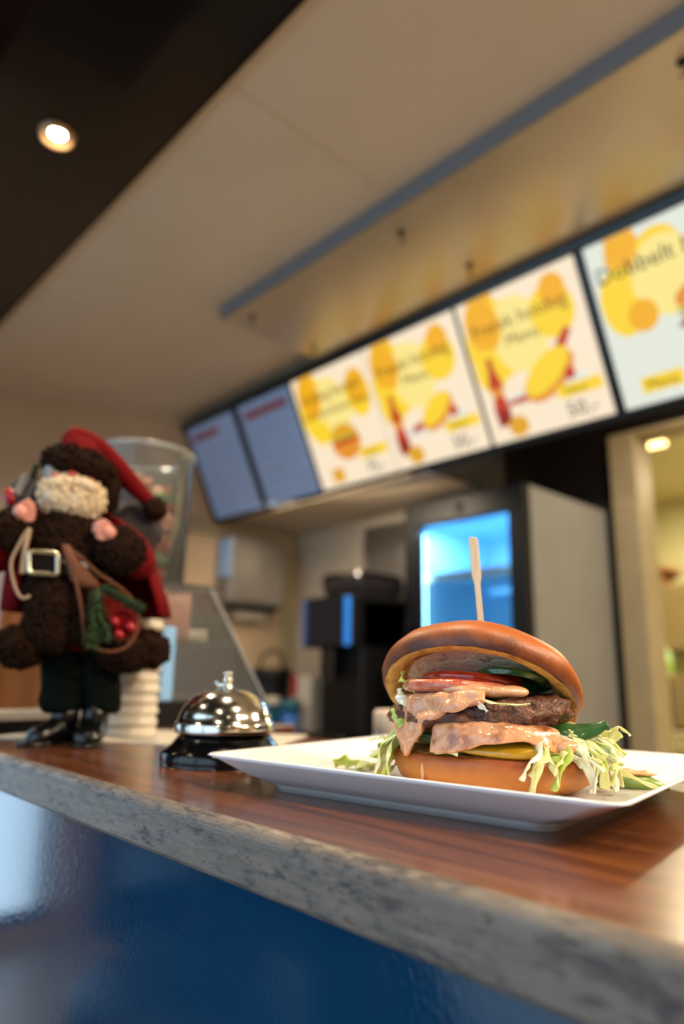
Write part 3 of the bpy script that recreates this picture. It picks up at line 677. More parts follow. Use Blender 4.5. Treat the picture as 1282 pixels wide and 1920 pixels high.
# patty
def patty():
    V, F = lathe([(0, 0), (.03, 0), (.05, .0005), (.057, .002), (.0605, .005), (.062, .009), (.0605, .0135), (.057, .017), (.05, .0185), (.03, .019), (0, .0195)], 150)
    bm = bmesh.new(); me = mesh('t', V, F); bm.from_mesh(me); bpy.data.meshes.remove(me)
    bmesh.ops.subdivide_edges(bm, edges=[e for e in bm.edges if abs(e.verts[0].co.length - e.verts[1].co.length) > .0002 or abs(e.verts[0].co.z - e.verts[1].co.z) > .0005], cuts=2, use_grid_fill=True)
    for v in bm.verts:
        p = v.co.copy(); n = Vector((p.x, p.y, (p.z - .0095) * 4)).normalized()
        d = .0034 * noise.noise(p * 55) + .0034 * noise.noise(p * 170 + Vector((3, 1, 2))) + .0016 * noise.noise(p * 420) - .0036 * max(0, noise.noise(p * 95 + Vector((9, 4, 1))) - .12) * 4
        v.co = p + n * d
    return from_bm(bm)
obj('patty', patty(), m_patty, bu, True, loc=(-.007, -.001, .0385), rot=(radians(2), radians(-3.5), 0))
# draped layers
def drape(t0, t1, r_in, r_out, ztop, zlow, nu=36, nv=14, amp=.001, rb=None, seed=0):
    V, F = [], []
    for i in range(nu + 1):
        t = radians(t0 + (t1 - t0) * i / nu); u = i / nu; zl = zlow(u)
        for j in range(nv + 1):
            v = j / nv
            zt = ztop(u) if callable(ztop) else ztop
            if v < .4: r = r_in + (r_out - r_in) * (v / .4); z = zt + .001 * sin(v / .4 * pi)
            else:
                w = (v - .4) / .6; r = r_out + (rb(u) if rb else .003) * sin(w * pi * .5); z = zt + (zl - zt) * w
            p = Vector((r * sin(t), -r * cos(t), z))
            p += Vector((sin(t), -cos(t), .3)) * amp * noise.noise(p * 120 + Vector((seed, 0, seed)))
            V.append(p)
    for i in range(nu):
        for j in range(nv):
            a = i * (nv + 1) + j; F.append((a, a + nv + 1, a + nv + 2, a + 1))
    return V, F
def lerp_pts(pts):
    def f(u):
        for (a, b), (c_, d) in zip(pts, pts[1:]):
            if u <= c_:
                k = (u - a) / (c_ - a); k = k * k * (3 - 2 * k); return b + (d - b) * k
        return pts[-1][1]
    return f
ch = obj('melted_cheese', drape(-34, 36, .025, .0650, lerp_pts([(0, .0445), (.4, .0470), (1, .0435)]), lerp_pts([(0, .0285), (.18, .0295), (.45, .0355), (.7, .0375), (.88, .032), (1, .029)]), amp=.0018, seed=2), m_cheese, bu, True)
solid(ch, .0038, 1)
yp = obj('yellow_pepper_slice', xf(blob((0, 0, 0), (.030, .014, .0052), .0012, 40, 3), (.006, -.0545, .0325), (radians(10), 0, 0)), m_pepper, bu, True)
tom = obj('tomato_slice', ripple(lathe([(0, 0), (.030, 0), (.036, .001), (.0375, .004), (.036, .0075), (.030, .0085), (0, .009)], 48), .0014, 60, 6), m_tomskin, bu, True, loc=(-.022, -.018, .0625), rot=(radians(-3), radians(2), 0))
obj('red_flesh', ripple(lathe([(.031, .0086), (.026, .0098), (0, .0102)], 40), .001, 70, 7), m_tomato, tom, True)
tom2 = obj('tomato_slice', ripple(lathe([(0, 0), (.030, 0), (.034, .001), (.035, .0035), (.034, .006), (.030, .007), (0, .0075)], 48), .0014, 60, 8), m_tomato, bu, True, loc=(-.014, -.004, .0665), rot=(radians(-8), radians(4), 0))
for x, y, z, a in ((.012, -.02, .071, .1), (.026, -.012, .0685, .4)):
    obj('green_pepper_slice', ripple(lathe([(0, 0), (.02, 0), (.0235, .0018), (.0215, .0042), (.012, .0052), (0, .0054)], 32), .001, 60, 9), m_cuc, bu, True, loc=(x, y, z), rot=(radians(-14), radians(8), a))
# sauce: run over the tomato and down the front left
sa = obj('sauce', drape(-68, -4, .036, .0625, lerp_pts([(0, .0595), (.5, .0625), (1, .0645)]), lerp_pts([(0, .046), (.14, .026), (.24, .0235), (.34, .033), (.48, .046), (.7, .053), (1, .060)]), 60, 24, .0034, lambda u: .0045 if u < .4 else .003, 5), m_sauce, bu, True)
solid(sa, .0042, 1)
obj('sauce_blob', blob((-.014, -.048, .0665), (.020, .010, .0048), .0016, 90, 3), m_sauce, bu, True)
obj('sauce_blob', blob((.006, -.047, .0655), (.016, .009, .0040), .0014, 90, 3, seed=2), m_sauce, bu, True)
obj('sauce_drop', blob((-.0435, -.0495, .0165), (.0014, .0012, .008), 0, 1, 2), m_sauce, bu, True)
obj('sauce_blob', blob((.040, -.050, .034), (.010, .008, .005), .0016, 90, 3, seed=4), m_sauce, bu, True)
# lettuce
def ribbon(path, w, ruffle=.3, seed=0, nu=26, fold=.5):
    P = smoothpath(path, max(3, nu // (len(path) - 1))); V, F = [], []; nvv = 4
    side = None
    for i, p in enumerate(P):
        u = i / (len(P) - 1); t = (P[min(i + 1, len(P) - 1)] - P[max(i - 1, 0)]).normalized()
        if side is None: side = t.cross(Vector((sin(seed), cos(seed * 1.3), .4))).normalized()
        side = (side - t * side.dot(t)).normalized()
        tw = .5 * sin(u * 5 + seed); s_ = Matrix.Rotation(tw * .25, 3, t) @ side; nn = t.cross(s_)
        ww = w * (.55 + .45 * sin(pi * min(1, u * 1.15 + .05))) * (1 + .25 * noise.noise(Vector((u * 6, seed, 0))))
        for j in range(nvv + 1):
            v = j / nvv * 2 - 1
            off = nn * (ww * ruffle * (abs(v) ** 1.5) * sin(u * 19 + seed * 2 + v * 1.5) + ww * fold * v * v)
            V.append(p + s_ * (v * ww * (1 + .15 * noise.noise(Vector((u * 14, v * 3, seed))))) + off)
    for i in range(len(P) - 1):
        for j in range(nvv):
            a = i * (nvv + 1) + j; F.append((a, a + 1, a + nvv + 2, a + nvv + 1))
    return V, F
def cyl(r, th, z): return (r * sin(radians(th)), -r * cos(radians(th)), z)
def shred(path, w, mat, seed, parent=bu):
    o = obj('lettuce_shred', ribbon(path, w, .55, seed), mat, parent, True); solid(o, .0006, 1); return o
rl = random.Random(11)
mats_l = [m_let, m_letg, m_letw, m_let]
# right-hand bunch tumbling over the bottom bun
for k in range(30):
    th = rl.uniform(22, 86); z0 = rl.uniform(.030, .037); zend = rl.uniform(.001, .022); ro = rl.uniform(.069, .076)
    dth = rl.uniform(-14, 14)
    shred([cyl(.04, th - 6, z0), cyl(.058, th, z0 + .003), cyl(ro, th + dth * .3, z0 - .003), cyl(ro + .003, th + dth * .7, (z0 + zend) / 2), cyl(ro + rl.uniform(-.001, .006), th + dth, max(zend, .002))], rl.uniform(.0024, .0056), mats_l[k % 4] if k % 5 else m_letw, k * 1.37)
for k in range(10):
    th = rl.uniform(40, 88)
    shred([cyl(.045, th, .031), cyl(.062, th + 4, .035 + rl.uniform(-.003, .004)), cyl(.074, th + rl.uniform(-8, 8), .033 + rl.uniform(-.004, .004)), cyl(.084, th + rl.uniform(-8, 10), .026 + rl.uniform(-.006, .004))], rl.uniform(.002, .0035), mats_l[(k + 1) % 4], 50 + k)
# crumpled shreds piled on the right side of the bottom bun
for k in range(26):
    th = rl.uniform(34, 84); r0 = rl.uniform(.048, .068); z0 = rl.uniform(.028, .046); pts = [Vector(cyl(r0, th, z0))]
    for q in range(4): pts.append(pts[-1] + Vector((rl.uniform(-1, 1), rl.uniform(-1, 1), rl.uniform(-.8, .6))) * .009)
    shred([(p_.x, p_.y, max(.03, p_.z)) for p_ in pts], rl.uniform(.0022, .005), mats_l[(k * 3) % 4], 400 + k * 1.9)
# front strip under the cheese
for k in range(10):
    th = rl.uniform(-30, 40)
    shred([cyl(.04, th, .030), cyl(.056, th + 3, .031), cyl(.064, th + rl.uniform(-9, 9), .0305), cyl(.0665, th + rl.uniform(-12, 12), .0285)], rl.uniform(.0015, .0026), mats_l[k % 4], 80 + k)
# left-hand bunch hanging to the plate
for k in range(15):
    th = rl.uniform(-104, -66); z0 = rl.uniform(.03, .036); ro = rl.uniform(.069, .076); dth = rl.uniform(-12, 12)
    shred([cyl(.04, th, z0), cyl(.060, th, z0 + .003), cyl(ro, th + dth * .4, z0 - .004), cyl(ro + .005, th + dth, .015), cyl(ro + rl.uniform(.003, .014), th + dth * 1.4, .0025)], rl.uniform(.0024, .0042), m_letg if k % 3 else m_let, 120 + k * 1.7)
for k in range(8):
    th = rl.uniform(-100, -72); pts = [Vector(cyl(rl.uniform(.06, .068), th, rl.uniform(.024, .034)))]
    for q in range(4): pts.append(pts[-1] + Vector((rl.uniform(-1.2, .2), rl.uniform(-.6, .6), rl.uniform(-1, .1))) * .008)
    shred([(p_.x, p_.y, max(.003, p_.z)) for p_ in pts], rl.uniform(.0022, .0046), m_letg if k % 2 else m_let, 500 + k * 1.9)
# shreds above the patty
shred([(-.047, -.036, .058), (-.056, -.034, .062), (-.061, -.028, .066), (-.0615, -.02, .071)], .004, m_letw, 201)
shred([(-.048, -.03, .070), (-.054, -.032, .075), (-.058, -.03, .079), (-.0575, -.024, .0825)], .0042, m_letg, 204)
shred([(-.012, -.056, .0655), (-.006, -.061, .0655), (.004, -.063, .0632), (.016, -.0625, .0628), (.022, -.062, .0634)], .0017, m_let, 207)
shred([(-.018, -.058, .064), (-.011, -.062, .0648), (-.006, -.0632, .0605), (-.003, -.063, .0575)], .0022, m_letw, 209)
shred([(-.054, -.036, .038), (-.06, -.034, .046), (-.064, -.03, .052), (-.066, -.024, .056)], .0032, m_letg, 211)
# dark green leaf at the right
lf = obj('green_leaf', ribbon([cyl(.035, 40, .040), cyl(.055, 50, .0425), cyl(.068, 58, .0435), cyl(.078, 63, .0475)], .0062, .12, 3, 18, .3), M('spring_onion_leaf', '#254a1c', .3, col2='#315a26', nscale=60, coat=.4), bu, True)
solid(lf, .0012, 1)

for o in bu.children:            # let the fillings settle onto the bottom bun
    if o.name.startswith('lettuce_shred'): o.scale.z = .87
    elif o.name.split('.')[0] not in ('top_bun', 'bottom_bun', 'patty'): o.location.z -= .0042
# wooden pick
pk = thing('wooden_pick', 'flat bamboo paddle pick stuck upright through the top bun', 'pick', (BX - .006, BY + .004, bz + .07), brot)
outl = [(-.0021, 0), (.0021, 0), (.0022, .066), (.0034, .071), (.0034, .098), (.0022, .1005), (-.0026, .1012), (-.0034, .0995), (-.0034, .0725), (-.0021, .0655)]
po = obj('paddle', xf(extrude_poly(outl, -.001, .001), (-.001, 0, 0), (radians(90), radians(-3.5), 0)), m_bamboo, pk)
md = po.modifiers.new('bev', 'BEVEL'); md.width = .0004; md.segments = 2

# loose food on the plate
cu_ = thing('cucumber_slice', 'green cucumber stick smeared with sauce lying right of the burger', 'cucumber slice', (-.228, .478, 1.1095), radians(22))
obj('flesh', xf(loft([[(x, y * s, z * s) for y, z in ((-.006, 0), (.006, 0), (.008, .005), (.004, .009), (-.004, .009), (-.008, .005))] for x, s in ((-.022, .6), (-.016, .95), (0, 1), (.012, .9), (.024, .25))]), (0, 0, 0)), M('cucumber', '#5c7a2a', .3, col2='#7d9440', nscale=90, coat=.4), cu_, True)
obj('sauce_smear', blob((-.003, 0, .0095), (.02, .0065, .0022), .0016, 160, 3), m_sauce, cu_, True)
for k, (x, y, r) in enumerate(((-.406, .392, .5), (-.395, .40, 1.9))):
    t = thing('fallen_lettuce', ('pale' if k else 'green') + ' lettuce scrap lying on the plate left of the burger', 'lettuce', (x, y, 1.1095), r)
    shred([(-.016, 0, .003), (-.006, .003, .006), (.006, -.002, .004), (.017, .002, .0025)], .005, m_letg if k == 0 else m_let, 300 + k, t).name = 'leaf'
t = thing('fallen_lettuce', 'thin pale lettuce strip lying across the plate right of the burger', 'lettuce', (-.232, .452, 1.1095), .75)
shred([(-.026, -.004, .012), (-.01, .002, .017), (.008, .006, .013), (.024, .004, .006), (.034, .003, .002)], .0026, m_let, 320, t).name = 'leaf'

# ------------------------------------------------------------------ call bell
be = thing('call_bell', 'silver dome call bell on a black base between figurine and plate', 'bell', (-.556, .374, 1.1))
obj('base', lathe([(0, 0), (.0555, 0), (.0565, .003), (.0565, .010), (.053, .013), (.047, .017), (.043, .022), (.040, .0255), (.03, .027), (0, .027)], 64), m_black_gloss, be, True)
obj('dome', lathe([(.041, .0265), (.0445, .0265), (.0452, .028), (.0450, .0345), (.0440, .036), (.0430, .0368), (.0418, .042), (.038, .0495), (.0315, .0565), (.0225, .0620), (.012, .0650), (0, .0660)], 72), m_chrome, be, True)
st = obj('plunger', lathe([(.0055, .0645), (.0055, .067), (.0034, .068), (.0034, .0705), (.0050, .0715), (.0050, .0738), (.0032, .0745), (.0032, .0772), (.0052, .078), (.0054, .0793), (.0042, .0802), (0, .0805)], 28), m_chrome, be, True)
obj('striker_arm', tube([(0, 0, .0685), (-.006, -.006, .068), (-.0075, -.0075, .0715)], .0016, 6), m_chrome, be)

# ------------------------------------------------------------------ things around the figurine
def cup_lid():
    return lathe([(.0300, .0012), (.0304, 0), (.0314, .0008), (.0318, .0030), (.0312, .0052), (.0298, .0058), (.0292, .0118), (.0280, .0128), (0, .0128)], 40)
cupm = mesh('paper_cup', *cup_lid(), True); cupm.materials.append(m_paper)
for i in range(14):
    o = obj('paper_cup', cupm, None, None, loc=(-.838 + .0006 * sin(i * 2.1), .424 + .0006 * cos(i * 3.3), 1.1016 + .0130 * i))
    tag(o, 'bottom white paper cup of the upturned stack behind the figurine' if i == 0 else 'top white paper cup of the upturned stack behind the figurine' if i == 13 else 'white upturned paper cup within the stack behind the figurine', 'cup', 'stack of white paper cups')
pp = tag(obj('paper_sheet', xf(box(-.20, .145, 0, .17, 0, .0014), (-.74, .395, 1.1), (0, 0, radians(37))), m_paper), 'white paper sheet on the counter under the cup stack', 'paper')
pp2 = thing('serving_tray', 'white serving tray on dark feet at the left picture edge', 'tray', (-1.045, .348, 1.1), radians(3))
obj('tray_plate', box(-.12, .12, -.072, .072, .017, .030, .004), m_paper, pp2)
for x in (-.09, .09): obj('foot', box(x - .02, x + .02, -.062, .062, 0, .017, .002), m_black, pp2)
wb = thing('wooden_box', 'light brown wooden box standing on the white tray behind the figurine', 'box', (-1.05, .348, 1.13), radians(3))
obj('front_board', box(-.10, .10, -.065, -.057, 0, .175, .002), m_boxwood, wb)
obj('back_board', box(-.10, .10, .057, .065, 0, .175, .002), m_boxwood, wb)
for x in (-.10, .092): obj('side_board', box(x, x + .008, -.057, .057, 0, .175, .002), m_boxwood, wb)
obj('bottom_board', box(-.092, .092, -.057, .057, 0, .008), m_boxwood, wb)
# a napkin pack stands in the box
nk = tag(obj('napkin_pack', box(-1.11, -1.0, .325, .375, 1.139, 1.325, .004), M('dark_napkins', '#1a1416', .8, col2='#221a1c', nscale=60)), 'dark napkin pack standing in the wooden box', 'napkins')
# acrylic display case with the sweets jar on it
dc = thing('display_case', 'clear acrylic display case with slanted side beside the bell', 'display case', (-.95, .5, 1.1))
def yz_panel(x0, x1, pts): # polygon in Y,Z extruded along X
    V = [Vector((x0, y, z)) for y, z in pts] + [Vector((x1, y, z)) for y, z in pts]; n = len(pts)
    return V, [tuple(range(n)), tuple(range(2 * n - 1, n - 1, -1))] + [(i, n + i, n + (i + 1) % n, (i + 1) % n) for i in range(n)]
obj('case_base', yz_panel(-.5, 0, [(-.06, 0), (.10, 0), (.225, 0), (.215, .035), (-.06, .035)]), m_black, dc)
obj('end_panel', yz_panel(-.004, 0, [(-.06, .036), (.213, .036), (.098, .208), (-.06, .208)]), m_acryl, dc)
obj('end_panel', yz_panel(-.5, -.496, [(-.06, .036), (.213, .036), (.098, .208), (-.06, .208)]), m_acryl, dc)
obj('top_panel', box(-.5, 0, -.06, .118, .208, .212), m_acryl, dc)
obj('slanted_panel', yz_panel(-.496, -.004, [(.211, .036), (.213, .036), (.100, .206), (.097, .206)]), m_acryl, dc)
obj('corner_post', box(-.012, .002, .022, .042, .036, .145, .003), M('sky_reflection_post', '#8fc4f6', .25, col2='#88bcf0'), dc)  # sky reflected in the clear post is put into its pale blue colour
obj('edge_strip', tube([(.001, .213, .036), (.001, .098, .208)], .0022, 6), M('pale_edge', '#aab2b8', .2, col2='#a2aab0'), dc)
obj('middle_shelf', box(-.49, -.01, -.055, .14, .12, .123), m_acryl, dc)
# support ledge under the overhanging case
lg = tag(obj('support_ledge', box(-1.5, -.90, .6055, .74, 1.06, 1.0995, .002), m_counter), 'narrow wooden ledge behind the counter under the display case', 'ledge')
m_pink = M('pink_wrapper', '#c98a78', .35, col2='#c07e6c', nscale=30); m_dpink = M('brown_wrapper', '#7d4a46', .35, col2='#74433f', nscale=30)
for x, y, w_, h_, mt, lb in ((-1.0, .545, .085, .078, m_pink, 'pink snack packet on the display case shelf'), (-1.075, .565, .06, .07, m_dpink, 'brown snack packet on the display case shelf'), (-.985, .592, .045, .022, m_paper, 'small pale price card on the display case shelf')):
    o = obj('snack_packet' if mt is not m_paper else 'price_card', xf(loft([rrect(w_ / 2 * a, .012 * b, .004, z * h_, 3) for a, b, z in ((1, .15, 0), (1, .9, .15), (.97, 1, .5), (1, .9, .85), (1, .15, 1))]), (x, y, 1.2232), (0, 0, radians(60))), mt, None, True)
    tag(o, lb, 'packet' if mt is not m_paper else 'card')
jr = thing('sweets_jar', 'tall clear plastic jar of wrapped sweets behind the red hat', 'jar', (-1.075, .528, 1.3125))
obj('jar_wall', lathe([(0, .0), (.076, .0), (.080, .004), (.083, .216), (.0855, .222), (.0855, .228), (.083, .230), (.0805, .226), (.0785, .216), (.0755, .006), (0, .005)], 48), m_acryl, jr, True)
obj('rim', lathe([(.083, .222), (.0865, .224), (.0865, .230), (.083, .232), (.0825, .227)], 48), M('frosted_rim', '#b9bcbd', .2, col2='#b0b4b6', trans=.5), jr, True)
sw_cols = [('orange', '#d8743c'), ('red', '#b53a2a'), ('green', '#6f9158'), ('peach', '#dda080'), ('purple', '#7a6aa8'), ('dark', '#3a3230')]
sw_m = [M(n + '_sweet_wrapper', c_, .3, col2=c_, nscale=30) for n, c_ in sw_cols]
swv = join(blob((0, 0, 0), (.017, .012, .012), .001, 60, 2), xf(lathe([(.003, 0), (.011, .011), (.003, .001)], 10), (.015, 0, 0), (0, radians(90), 0)), xf(lathe([(.003, 0), (.011, .011), (.003, .001)], 10), (-.015, 0, 0), (0, radians(-90), 0)))
swme = []
for q in sw_m:
    me = mesh('wrapped_sweet', *swv, True); me.materials.append(q); swme.append(me)
rs = random.Random(5)
for lay in range(7):
    for k in range(9 if lay < 6 else 6):
        a = 2 * pi * k / 9 + lay * .35; r = .046 if k % 9 != 8 else 0.0
        i = rs.choice([0, 0, 1, 2, 3, 3, 4, 5])
        o = obj('wrapped_sweet', swme[i], None, None, loc=(-1.075 + r * cos(a), .528 + r * sin(a), 1.3125 + .021 + .0255 * lay), rot=(rs.uniform(-.3, .3), rs.uniform(-.3, .3), rs.uniform(0, 6)))
        tag(o, '%s wrapped sweet inside the clear plastic jar' % sw_cols[i][0], 'sweet', '%s sweets in the jar' % sw_cols[i][0])

# ------------------------------------------------------------------ christmas figurine (units: cm, scaled)
fg = thing('christmas_figurine', 'bearded Christmas figurine in red coat and brown fur standing on the counter', 'figurine', (-.797, .329, 1.1), radians(67.7))
fg.scale = (.0100, .0100, .0100)
m_fur = M('brown_curly_fur', '#150b07', .95, col2='#2a190f', nscale=1.8, bump=1, bscale=2.5, spec=.1)
m_red = M('red_velvet', '#5a0509', .85, col2='#68070b', nscale=1.2, spec=.12)
m_skin = M('doll_skin', '#c98a78', .45, col2='#c08070', nscale=.8)
m_nose = M('doll_cheek', '#b4473a', .45, col2='#a83e33', nscale=.8)
m_beard = M('cream_beard', '#d8c6a8', .85, col2='#c3ae8c', nscale=1.5, bump=1, bscale=2.2)
m_pants = M('dark_green_cloth', '#080d09', .9, spec=.08, col2='#0c130e', nscale=2, bump=.4, bscale=8)
m_boot = M('black_boot', '#070708', .25, col2='#0b0b0c', nscale=2)
m_silver = M('silver_buckle', '#c9c3a8', .25, metal=1, col2='#bdb79c', nscale=3)
m_wick = M('wicker', '#6b3a18', .6, col2='#5a2f12', nscale=4, bump=.8, bscale=6)
m_rope = M('beige_cord', '#a88f76', .8, col2='#9b8269', nscale=6)
m_fir = M('fir_green', '#1c3018', .7, col2='#3c5229', nscale=2)
m_berry = M('red_berry', '#a3121f', .3, col2='#94101b', nscale=2)
m_sack = M('grey_sack', '#2e2a2c', .9, col2='#3a3638', nscale=1, bump=.8, bscale=4)
m_gift = M('grey_gift', '#8a8580', .6, col2='#7d7873', nscale=1)
def curls(c_, r, rot, seed, n, s0):
    rg = random.Random(seed + 40); parts = []
    bm = bmesh.new(); bmesh.ops.create_icosphere(bm, subdivisions=1, radius=1); base = from_bm(bm)
    mt = Matrix.Rotation(rot[2], 3, 'Z') @ Matrix.Rotation(rot[1], 3, 'Y') @ Matrix.Rotation(rot[0], 3, 'X')
    for k in range(n):
        z = 1 - 2 * (k + .5) / n; a = k * 2.39996; q = sqrt(1 - z * z)
        p = mt @ Vector((q * cos(a) * r[0], q * sin(a) * r[1], z * r[2])) * 1.02 + Vector(c_)
        p += Vector((rg.uniform(-1, 1), rg.uniform(-1, 1), rg.uniform(-1, 1))) * s0 * .5
        parts.append(xf(base, p, (rg.uniform(0, 3), rg.uniform(0, 3), 0), (s0 * rg.uniform(.6, 1.1), s0 * rg.uniform(.5, .9), s0 * rg.uniform(.7, 1.3))))
    return join(*parts)
def fur(name, c_, r, parent=fg, rot=(0, 0, 0), seed=0, mat=m_fur, a=.35, a2=.55, sub=5):
    s0 = .36 if max(r) > 2 else .2
    return obj(name, join(blob(c_, r, a, .8, 4, rot, seed, a2, 2.2), curls(c_, r, rot, seed, int(26 * (r[0] * r[1] * r[2]) ** .667 + 30), s0)), mat, parent, True)
# boots
def boot(x, y, rz, L):
    rings = []
    for s, w_, h_, z0 in ((-1.3, .9, 1.6, 0), (-1.2, 1.25, 2.2, 0), (0, 1.4, 3.4, 0), (.9, 1.35, 3.2, 0), (1.9, 1.5, 2.4, 0), (L - .9, 1.6, 2.0, 0), (L - .2, 1.2, 1.5, 0), (L, .5, .8, .1)):
        rings.append([(w_ * cos(t), -s, z0 + max(0, (h_ * (.5 + .5 * sin(t))))) for t in [2 * pi * k / 16 for k in range(16)]])
    b = obj('boot', loft(rings), m_boot, fg, True, loc=(x, y, .02), rot=(0, 0, rz))
    obj('boot_shaft', loft([[(1.5 * cos(t), 1.5 * sin(t) + .1, z) for t in [2 * pi * k / 16 for k in range(16)]] for z in (1.6, 4.4)]), m_boot, b, True)
    obj('sole', loft([[(w_ * 1.05 * cos(t), -1.2 + (L + 1.3) * (.5 - .5 * sin(t)) * -1 + 2.4 - 1.2, z) for t in [2 * pi * k / 20 for k in range(20)]] for z, w_ in ((0, 1.5), (.35, 1.5))]), m_boot, b, True)
boot(-.6, -.2, radians(-58), 3.9); boot(2.6, -.6, radians(-12), 4.0)
# trousers
def leg(x0, x1, seed):
    rings = []
    for z, rx, ry, x in ((3.2, 1.6, 1.6, x0), (3.6, 2.05, 2.1, x0), (4.6, 2.3, 2.3, x0), (7, 2.35, 2.4, (x0 * 2 + x1) / 3), (10, 2.5, 2.6, (x0 + 2 * x1) / 3), (13, 2.6, 2.7, x1)):
        rings.append([(x + (rx + .18 * sin(5 * t + z)) * cos(t), ry * sin(t) + .1, z) for t in [2 * pi * k / 28 for k in range(28)]])
    obj('trouser_leg', loft(rings), m_pants, fg, True)
leg(-.9, -.2, 1); leg(3.3, 2.9, 2)
# torso with fur front
obj('tunic', loft([[(x + rx * cos(t), ry * sin(t) - .2, z) for t in [2 * pi * k / 32 for k in range(32)]] for z, x, rx, ry in ((11.4, 1.2, 5.0, 3.4), (12.4, 1.0, 5.3, 4), (16, .5, 5.0, 4), (20, .2, 4.9, 3.9), (24, .2, 4.6, 3.4), (26.5, .3, 3.2, 2.6), (28, .4, 2, 2))]), m_red, fg, True)
fur('fur_front', (-.2, -2.7, 22.6), (3.9, 2.4, 4.4), seed=1); fur('fur_front', (-.9, -3.1, 17.0), (3.6, 2.0, 4.0), seed=2)
fur('fur_hem', (-5.0, -2.0, 11.7), (2.5, 2.6, 2.3), seed=3); fur('fur_hem', (-1.8, -3.2, 13.6), (2.6, 1.9, 2.6), seed=4)
fur('fur_hem', (2.0, -3.4, 13.6), (2.8, 1.8, 1.9), seed=5); fur('fur_hem', (5.8, -2.7, 11.3), (2.9, 2.0, 2.1), seed=6); fur('fur_hem', (8.8, -.8, 11.9), (2.2, 2.4, 2.2), seed=7); fur('fur_hem', (2, 3.2, 11.2), (6.5, 1.8, 2), seed=8)
obj('skirt', loft([[(1.6 + rx * cos(t) + .25 * sin(7 * t), ry * sin(t) + .2, z) for t in [2 * pi * k / 42 for k in range(42)]] for z, rx, ry in ((12.0, 7.4, 4.0), (14, 6.8, 4.2), (18.5, 5.3, 3.9))], False, False), m_red, fg, True)
# coat / cape, open at the front
rings = []
for z, x, rx, ry in ((15.8, 2.3, 9.2, 5.0), (18, 2.2, 8.9, 4.9), (21, 1.9, 8.2, 4.5), (24.5, 1.5, 7.2, 3.9), (26.4, 1.1, 5.4, 3.2), (27.6, .8, 3.2, 2.4)):
    rings.append([(x + (rx + .3 * sin(6 * t)) * cos(t), (ry + .3 * sin(7 * t)) * sin(t) + .6, z) for t in [radians(-38 + 252 * k / 40) for k in range(41)]])
solid(obj('coat', loft(rings, False, False, False), m_red, fg, True), .35)
# sleeves, cuffs, hands
s1 = obj('sleeve', tube([(4.6, .4, 25.6), (7.0, -.8, 23.6), (7.6, -2.6, 21.9), (6.2, -4.2, 22.3)], [1.8, 2.1, 2.1, 1.8], 16, 4), m_red, fg, True)
fur('cuff', (5.5, -4.6, 22.7), (2.7, 1.9, 2.5), s1, seed=9)
s2 = obj('sleeve', tube([(-3.9, .4, 25.4), (-6.8, -.4, 22.6), (-7.6, -1.8, 21.8), (-6.6, -3.2, 23.6)], [1.8, 2.0, 2.0, 1.7], 16, 4), m_red, fg, True)
fur('cuff', (-5.9, -3.6, 24.1), (2.5, 1.9, 1.95), s2, rot=(0, radians(-25), 0), seed=10)
def hand(c_, d, curl, parent, side):
    d = Vector(d).normalized(); sdv = d.cross(Vector((0, -1, .2))).normalized(); nn = sdv.cross(d); c_ = Vector(c_)
    parts = [blob(c_, (.85, .85, .85), .05, 1, 3)]
    for k in range(4):
        o = c_ + sdv * (k - 1.5) * .46 + d * .35; L = (1.35, 1.6, 1.5, 1.15)[k]
        parts.append(tube([o, o + d * L * .45, o + d * L * .75 - nn * curl * .45, o + d * L * .75 - nn * curl * 1.0 - d * curl * .3], [.27, .26, .24, .16], 8, 3))
    parts.append(tube([c_ - sdv * .7 * side, c_ - sdv * 1.1 * side + d * .5, c_ - sdv * .95 * side + d * 1.0 - nn * .3], [.32, .28, .18], 8, 3))
    obj('hand', join(*parts), m_skin, parent, True)
hand((4.2, -5.9, 24.3), (-.75, -.35, .55), 1.0, s1, 1); hand((-4.9, -4.9, 25.8), (.85, -.2, .5), .25, s2, -1)
# head
hd = obj('head', loft([[(.6 + rx * cos(t), ry * sin(t) - .4, z) for t in [2 * pi * k / 28 for k in range(28)]] for z, rx, ry in ((26.2, 1.2, 1.2), (27.2, 2.2, 2.2), (29, 2.9, 2.8), (31, 3.0, 3.0), (33, 2.4, 2.4), (34, 1, 1))]), m_skin, fg, True)
obj('nose', blob((.3, -3.7, 30.4), (.6, .6, .55), .05, 1, 3), m_nose, hd, True)
for x in (-1.2, 1.9): obj('cheek', blob((x, -2.9, 30.3), (.95, .6, .5), .05, 1, 3), m_nose, hd, True)
for x in (-.55, 1.25):
    obj('eye', blob((x, -3.05, 31.0), (.24, .16, .22), 0, 1, 2), m_boot, hd, True)
for x in (-2.35, 3.55): obj('ear', blob((x, -.4, 30.4), (.3, .6, .8), 0, 1, 2), m_skin, hd, True)
fur('beard', (.35, -2.7, 28.3), (3.6, 1.9, 2.45), hd, seed=11, mat=m_beard, a=.3, a2=.5)
fur('moustache', (-.8, -4.0, 29.5), (1.5, .7, .6), hd, rot=(0, radians(-14), 0), seed=12, mat=m_beard, a=.15, a2=.25, sub=4)
fur('moustache', (1.7, -4.0, 29.5), (1.6, .7, .6), hd, rot=(0, radians(14), 0), seed=13, mat=m_beard, a=.15, a2=.25, sub=4)
obj('mouth', blob((.3, -4.5, 28.9), (.45, .25, .25), 0, 1, 2), m_nose, hd, True)
fur('hair', (-2.0, -2.2, 30.6), (.7, .9, 1.0), hd, seed=14, mat=M('grey_hair', '#9aa0a8', .8, col2='#8a9098', nscale=2), sub=4, a=.1, a2=.2)
